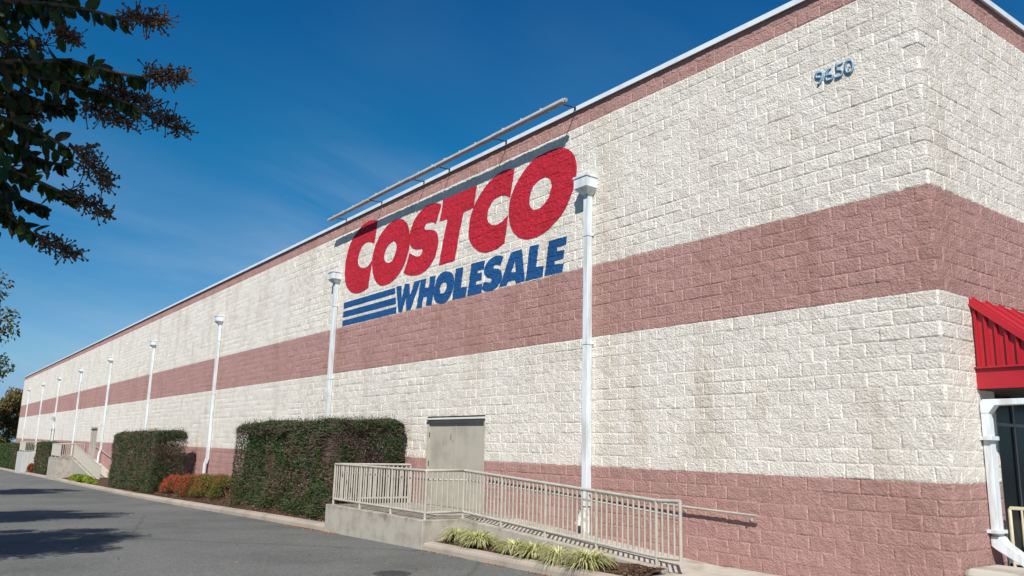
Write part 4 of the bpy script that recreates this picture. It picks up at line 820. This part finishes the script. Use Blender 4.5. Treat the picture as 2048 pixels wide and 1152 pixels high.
# ------------------------------------------------------------------ trees
LM_CRAPE = leaf_mat('crape_leaf', [(0, (.05, .04, .012)), (.3, (.018, .035, .010)), (.7, (.032, .065, .014)), (.90, (.08, .13, .02)), (1, (.22, .20, .03))], .45, .22, .3)
LM_AUT = leaf_mat('autumn_leaf', [(0, (.12, .045, .02)), (.35, (.13, .09, .022)), (.6, (.06, .085, .02)), (1, (.035, .07, .018))], .5, .2, .3)
LM_FAR = leaf_mat('far_autumn_leaf', [(0, (.20, .085, .035)), (.35, (.20, .13, .045)), (.65, (.13, .12, .04)), (1, (.07, .10, .035))], .6, .2, .2)
M_SEED = painted('seed_capsule', (.16, .085, .04), .55, .35, 60.)
def tree(name, label, x, y, crown, rad, nleaf, size, seed, mat, group, ncl=60, allow=None, trunks=4, cat='tree', stem=(.5, .25)):
    """crown: centre in courses; clumped leaves in an ellipsoid, stems fanning into it"""
    rng = np.random.RandomState(seed); zb = zg(x); t = thing(name, label, cat, (x, y, zb), group)
    D = rvec(rng, ncl) * (rng.rand(ncl)[:, None] ** .4); cc = D * np.array(rad) * .85 + np.array(crown)
    b = MB(); R = random.Random(seed)
    for k in range(trunks):
        a = 6.283 * k / trunks + R.random(); o = (math.cos(a), math.sin(a)); tp = (crown[0] + o[0] * rad[0] * .3, crown[1] + o[1] * rad[1] * .3, crown[2])
        b.tube([(x + o[0] * .7, y + o[1] * .7, zb - .3), (x + (tp[0] - x) * .3 + o[0], y + (tp[1] - y) * .3 + o[1], zb + (tp[2] - zb) * .4), (x + (tp[0] - x) * .7 + o[0] * .5, y + (tp[1] - y) * .7, zb + (tp[2] - zb) * .75), tp], stem[0], 9, stem[1] * .6)
    b.build('trunk', M_TRUNK, t); b = MB()
    for k in range(ncl):
        q = cc[k]; r0 = (crown[0] + (q[0] - crown[0]) * .25, crown[1] + (q[1] - crown[1]) * .25, crown[2] - rad[2] * .35 + (q[2] - crown[2]) * .1)
        if allow is not None and not allow(np.array([q]) * S)[0]: continue
        b.tube([r0, ((r0[0] + q[0]) / 2, (r0[1] + q[1]) / 2, (r0[2] + q[2]) / 2 + .8), tuple(q)], .16, 5, .04)
    b.build('branch', M_TWIG, t)
    ci = rng.randint(0, ncl, nleaf); cr = np.array(rad).mean() * (.16 + .16 * rng.rand(ncl)); P = cc[ci] + rvec(rng, nleaf) * (rng.rand(nleaf) ** .45 * cr[ci])[:, None] * np.array([1, 1, .75])
    X = P * S; X[:, 2] += Z0 * S
    if allow is not None: m = allow(P * S); X = X[m]
    n = len(X); A, B = frame_dirs(rng, n, (0, 0, -1), .6); rn = np.clip(.55 + .28 * rng.randn(n) + .4 * (n3(X, 5., .8) - .5), 0, 1)
    V, F, r = leaf_quads(X, A, B, size * (.7 + .6 * rng.rand(n)), size * .5 * (.8 + .4 * rng.rand(n)), rn); link('crown', np_mesh('crown', V, F, r), t, mat); return t
TWIGS = [
 [(7.15,-52.04,-9.25),(7.74,-51.17,-9.7),(8.48,-50.44,-9.92),(9.25,-49.81,-10.13),(10.0,-49.18,-10.46)],
 [(5.94,-51.92,-9.45),(6.64,-51.14,-9.48),(7.32,-50.52,-9.62),(8.08,-50.02,-9.64)],
 [(7.63,-51.93,-10.61),(7.9,-51.17,-10.94),(8.34,-50.29,-10.97),(8.81,-49.8,-10.97),(9.23,-49.29,-11.13),(9.7,-48.65,-11.28)],
 [(6.64,-51.96,-10.39),(7.0,-51.15,-10.77),(7.52,-50.22,-10.88),(8.03,-49.68,-11.06),(8.53,-49.15,-11.28),(9.04,-48.63,-11.57)],
 [(5.64,-51.98,-10.19),(5.97,-51.11,-10.67),(6.44,-50.36,-10.88),(6.91,-49.87,-11.12),(7.43,-49.41,-11.27)],
 [(6.34,-51.85,-11.14),(6.85,-51.04,-11.54),(7.43,-50.33,-11.83),(8.02,-49.88,-12.14),(8.59,-49.51,-12.51)],
 [(5.34,-51.86,-10.99),(5.71,-51.0,-11.4),(6.12,-50.3,-11.82),(6.56,-49.79,-12.18),(7.07,-49.4,-12.34)],
 [(7.12,-51.74,-11.97),(7.36,-50.95,-12.41),(7.66,-50.32,-12.77),(8.01,-49.93,-13.01),(8.37,-49.39,-13.28)],
 [(5.13,-51.77,-11.63),(5.45,-51.04,-12.27),(5.9,-50.36,-12.55),(6.33,-50.01,-12.95),(6.83,-49.57,-13.18)],
 [(5.9,-51.65,-12.54),(6.3,-50.83,-12.96),(6.73,-50.32,-13.35),(7.2,-50.09,-13.61),(7.66,-49.81,-13.92)],
 [(6.1,-51.97,-9.11),(6.62,-51.27,-9.73),(7.3,-50.79,-10.06)],
 [(4.53,-51.95,-10.28),(5.08,-51.07,-10.66),(5.69,-50.46,-10.97),(6.34,-50.06,-11.19)],
 [(4.05,-51.75,-11.72),(4.31,-50.85,-12.02),(4.51,-50.25,-12.61),(4.79,-50.06,-12.91)],
 [(6.33,-52.11,-8.65),(6.9,-51.06,-8.94),(7.5,-50.25,-9.28),(8.22,-49.74,-9.4)],
]
PANICLES = [
 ((9.99,-49.22,-10.47),(10.45,-48.56,-10.44),0.32),
 ((9.71,-48.68,-11.25),(10.17,-48.04,-11.23),0.32),
 ((9.04,-48.65,-11.56),(9.39,-47.79,-11.94),0.41),
 ((8.41,-49.44,-11.52),(8.73,-48.6,-11.83),0.36),
 ((8.61,-49.52,-12.42),(8.82,-48.82,-13.08),0.43),
 ((8.38,-49.52,-13.2),(8.69,-48.75,-13.6),0.31),
 ((7.67,-49.78,-13.9),(7.97,-49.09,-14.27),0.28),
 ((7.19,-50.91,-10.31),(7.57,-50.07,-10.26),0.39),
 ((6.32,-50.48,-11.19),(6.62,-49.91,-11.35),0.21),
 ((8.81,-50.02,-10.45),(9.06,-49.71,-10.66),0.11),
 ((8.58,-49.18,-11.16),(8.92,-48.45,-11.41),0.28),
 ((4.82,-50.44,-12.72),(5.05,-50.05,-13.13),0.27),
]

# near crape myrtle: its unseen crown, shaped to shade the branch ends, stands over the camera's left shoulder, some branch ends reach towards the wall
def clear_view(Pm):
    """crown leaves of the near tree are kept only outside the camera frame"""
    q = Pm / S; rel = q - np.array([24.2266, -51.1177, -17.5179]); f = rel @ np.array(Fv); r = rel @ np.array(Rv); u = rel @ np.array(Uv)
    return (f < .4) | (r / np.maximum(f, .01) < -.70) | (u / np.maximum(f, .01) > .44)
nt_ = tree('crape_myrtle', 'near crape myrtle with dark leafy branch ends and seed heads hanging in from the left', 6, -67, (8.5, -60.5, -1.5), (15, 11.5, 8.5), 52000, .075, 61, LM_CRAPE, 'crape myrtles along the driveway', ncl=120, allow=clear_view)
CV, CF, CR, o_ = [], [], [], 0
tw = MB(); rng = np.random.RandomState(12)
for pts in TWIGS:
    P = [Vector(p) for p in pts]; dense = []
    for i in range(len(P) - 1):
        p0 = P[max(i - 1, 0)]; p3 = P[min(i + 2, len(P) - 1)]
        for k in range(8):
            f = k / 8; a = (P[i + 1] - p0) / 2; b_ = (p3 - P[i]) / 2
            dense.append((2 * f**3 - 3 * f**2 + 1) * P[i] + (f**3 - 2 * f**2 + f) * a + (-2 * f**3 + 3 * f**2) * P[i + 1] + (f**3 - f**2) * b_)
    dense.append(P[-1]); tw.tube([tuple(p) for p in dense[::2] + ([dense[-1]] if len(dense) % 2 == 0 else [])], .075, 6, .025)
    # root of the branch back into the crown
    tw.tube([tuple(P[0]), tuple(P[0] + Vector((-.5, -2.5, 1.2))), (7.5, -62, -12)], .09, 6, .22)
    A_, C_ = [], []
    total = len(dense)
    for i in range(1, total - 1):
        for rep in range(4 if i < total * .6 else 2):
            d = (dense[i + 1] - dense[i - 1]).normalized(); side = d.cross(Vector((0, 0, 1))).normalized() * rng.choice([-1, 1]); p = dense[i] + (dense[i + 1] - dense[i]) * rng.rand()
            if rep >= 2: p = p + Vector(np.clip(rng.randn(3), -1.3, 1.3)) * (.34 if i < total * .55 else .12)
            ax = d * (.25 + .5 * rng.rand()) + side * (.2 + .5 * rng.rand()) + Vector((0, 0, -.75 - .7 * rng.rand() + (1.6 if rng.rand() < .15 else 0))); A_.append(ax.normalized()[:]); C_.append(p[:])
    A_ = np.array(A_); C_ = np.array(C_); n = len(A_); X = C_ * S; X[:, 2] += Z0 * S; B_ = np.cross(A_, rvec(rng, n)); B_ /= np.linalg.norm(B_, axis=1, keepdims=True)
    V, F, r = leaf_ovate(X, A_, B_, .044 + .026 * rng.rand(n), .028 + .015 * rng.rand(n), np.clip(.5 + .26 * rng.randn(n), 0, 1)); CV.append(V); CF.append(F + o_); CR.append(r); o_ += len(V)
link('leaves', np_mesh('leaves', np.concatenate(CV), np.concatenate(CF), np.concatenate(CR)), nt_, LM_CRAPE)
# seed heads: branching sprays with round capsules
ico = bmesh.new(); bmesh.ops.create_icosphere(ico, subdivisions=1, radius=1); IV = np.array([v.co[:] for v in ico.verts]); IF = np.array([[v.index for v in f.verts] for f in ico.faces]); ico.free()
def seed_head(p0, p1, w, seed):
    rng = np.random.RandomState(seed); p0 = np.array(p0); p1 = np.array(p1); d = p1 - p0; Ln = np.linalg.norm(d); d /= Ln; SV, SF, b0 = [], [], 0
    st = MB(); st.tube([tuple(p0), tuple(p0 + (p1 - p0) * .5 + rng.randn(3) * .05), tuple(p1)], .035, 5, .015)
    for k in range(34):
        f = .05 + .95 * (k / 34); q = p0 + d * Ln * f; v = rvec(rng, 1)[0]; v = v - d * (v @ d); v /= np.linalg.norm(v); bl = min(1.1, w) * (1.12 - .85 * f) * (.55 + .5 * rng.rand()); e = q + (v * .85 + d * .5) * bl
        st.tube([tuple(q), tuple(e)], .016, 4, .01)
        for m in range(5):
            c = q + (e - q) * (.35 + .65 * m / 4) + rng.randn(3) * .085; st.tube([tuple(q + (e - q) * (.3 + .6 * m / 4)), tuple(c)], .010, 3)
            X = c * S; X[2] += Z0 * S; SV.append(IV * (.0036 + .0018 * rng.rand()) * np.array([1, 1, 1.15]) + X); SF.append(IF + b0); b0 += len(IV)
    s_ = props(st.build('seed_spray', M_TWIG, nt_), kind='stuff'); s2_ = link('seed_capsules', np_mesh('seed_capsules', np.concatenate(SV), np.concatenate(SF), smooth=True), s_, M_SEED); props(s2_, kind='stuff')
for i, (a, b_, w) in enumerate(PANICLES): seed_head(a, b_, w, 70 + i)
tw.build('branch', M_TWIG, nt_)
tree('crape_myrtle', 'second crape myrtle along the driveway, outside the left edge', -50, -62, (-49.5, -60.2, -2.0), (14, 13.0, 9), 42000, .11, 62, LM_AUT, 'crape myrtles along the driveway', ncl=55)
tree('crape_myrtle', 'crape myrtle showing a thin reddish edge at the left side of the picture', -92, -54, (-92, -54.2, -4.0), (14, 12.0, 9.5), 34000, .12, 63, LM_AUT, 'crape myrtles along the driveway', ncl=50)
tree('crape_myrtle', 'dark green tree standing left of the farthest hedge', -181, -48, (-181, -47.0, -3), (18, 13.5, 11), 26000, .16, 64, LM_CRAPE, 'crape myrtles along the driveway', ncl=50)
for i, (x, y, zt, rr, lb_) in enumerate([(-640, -4, 17, 20, 'brown and green autumn tree beyond the end of the building'), (-690, 24, 21, 19, 'low reddish tree just left of the far end of the building'), (-600, -34, 13, 18, 'wide autumn tree farthest to the left')]):
    tree('autumn_tree', lb_, x, y, (x, y, zt - rr * 1.15), (rr, rr, rr * 1.2), 22000, .34, 80 + i, LM_FAR, 'autumn trees beyond the building', ncl=45, trunks=1, stem=(1.4, .6))
mb = MB(); mb.box(-760, -750, -60, 90, -38, -26.5); t = thing('low_wall', 'low pinkish wall far beyond the parking area', 'wall', (-755, 0, -36)); mb.build('wall', painted('pink_wall', (.42, .28, .23), .9, .08), t)
mb = MB(); mb.box(-761, -749, -61, 91, -26.49, -25.9); mb.build('cap', M_CONC, t)
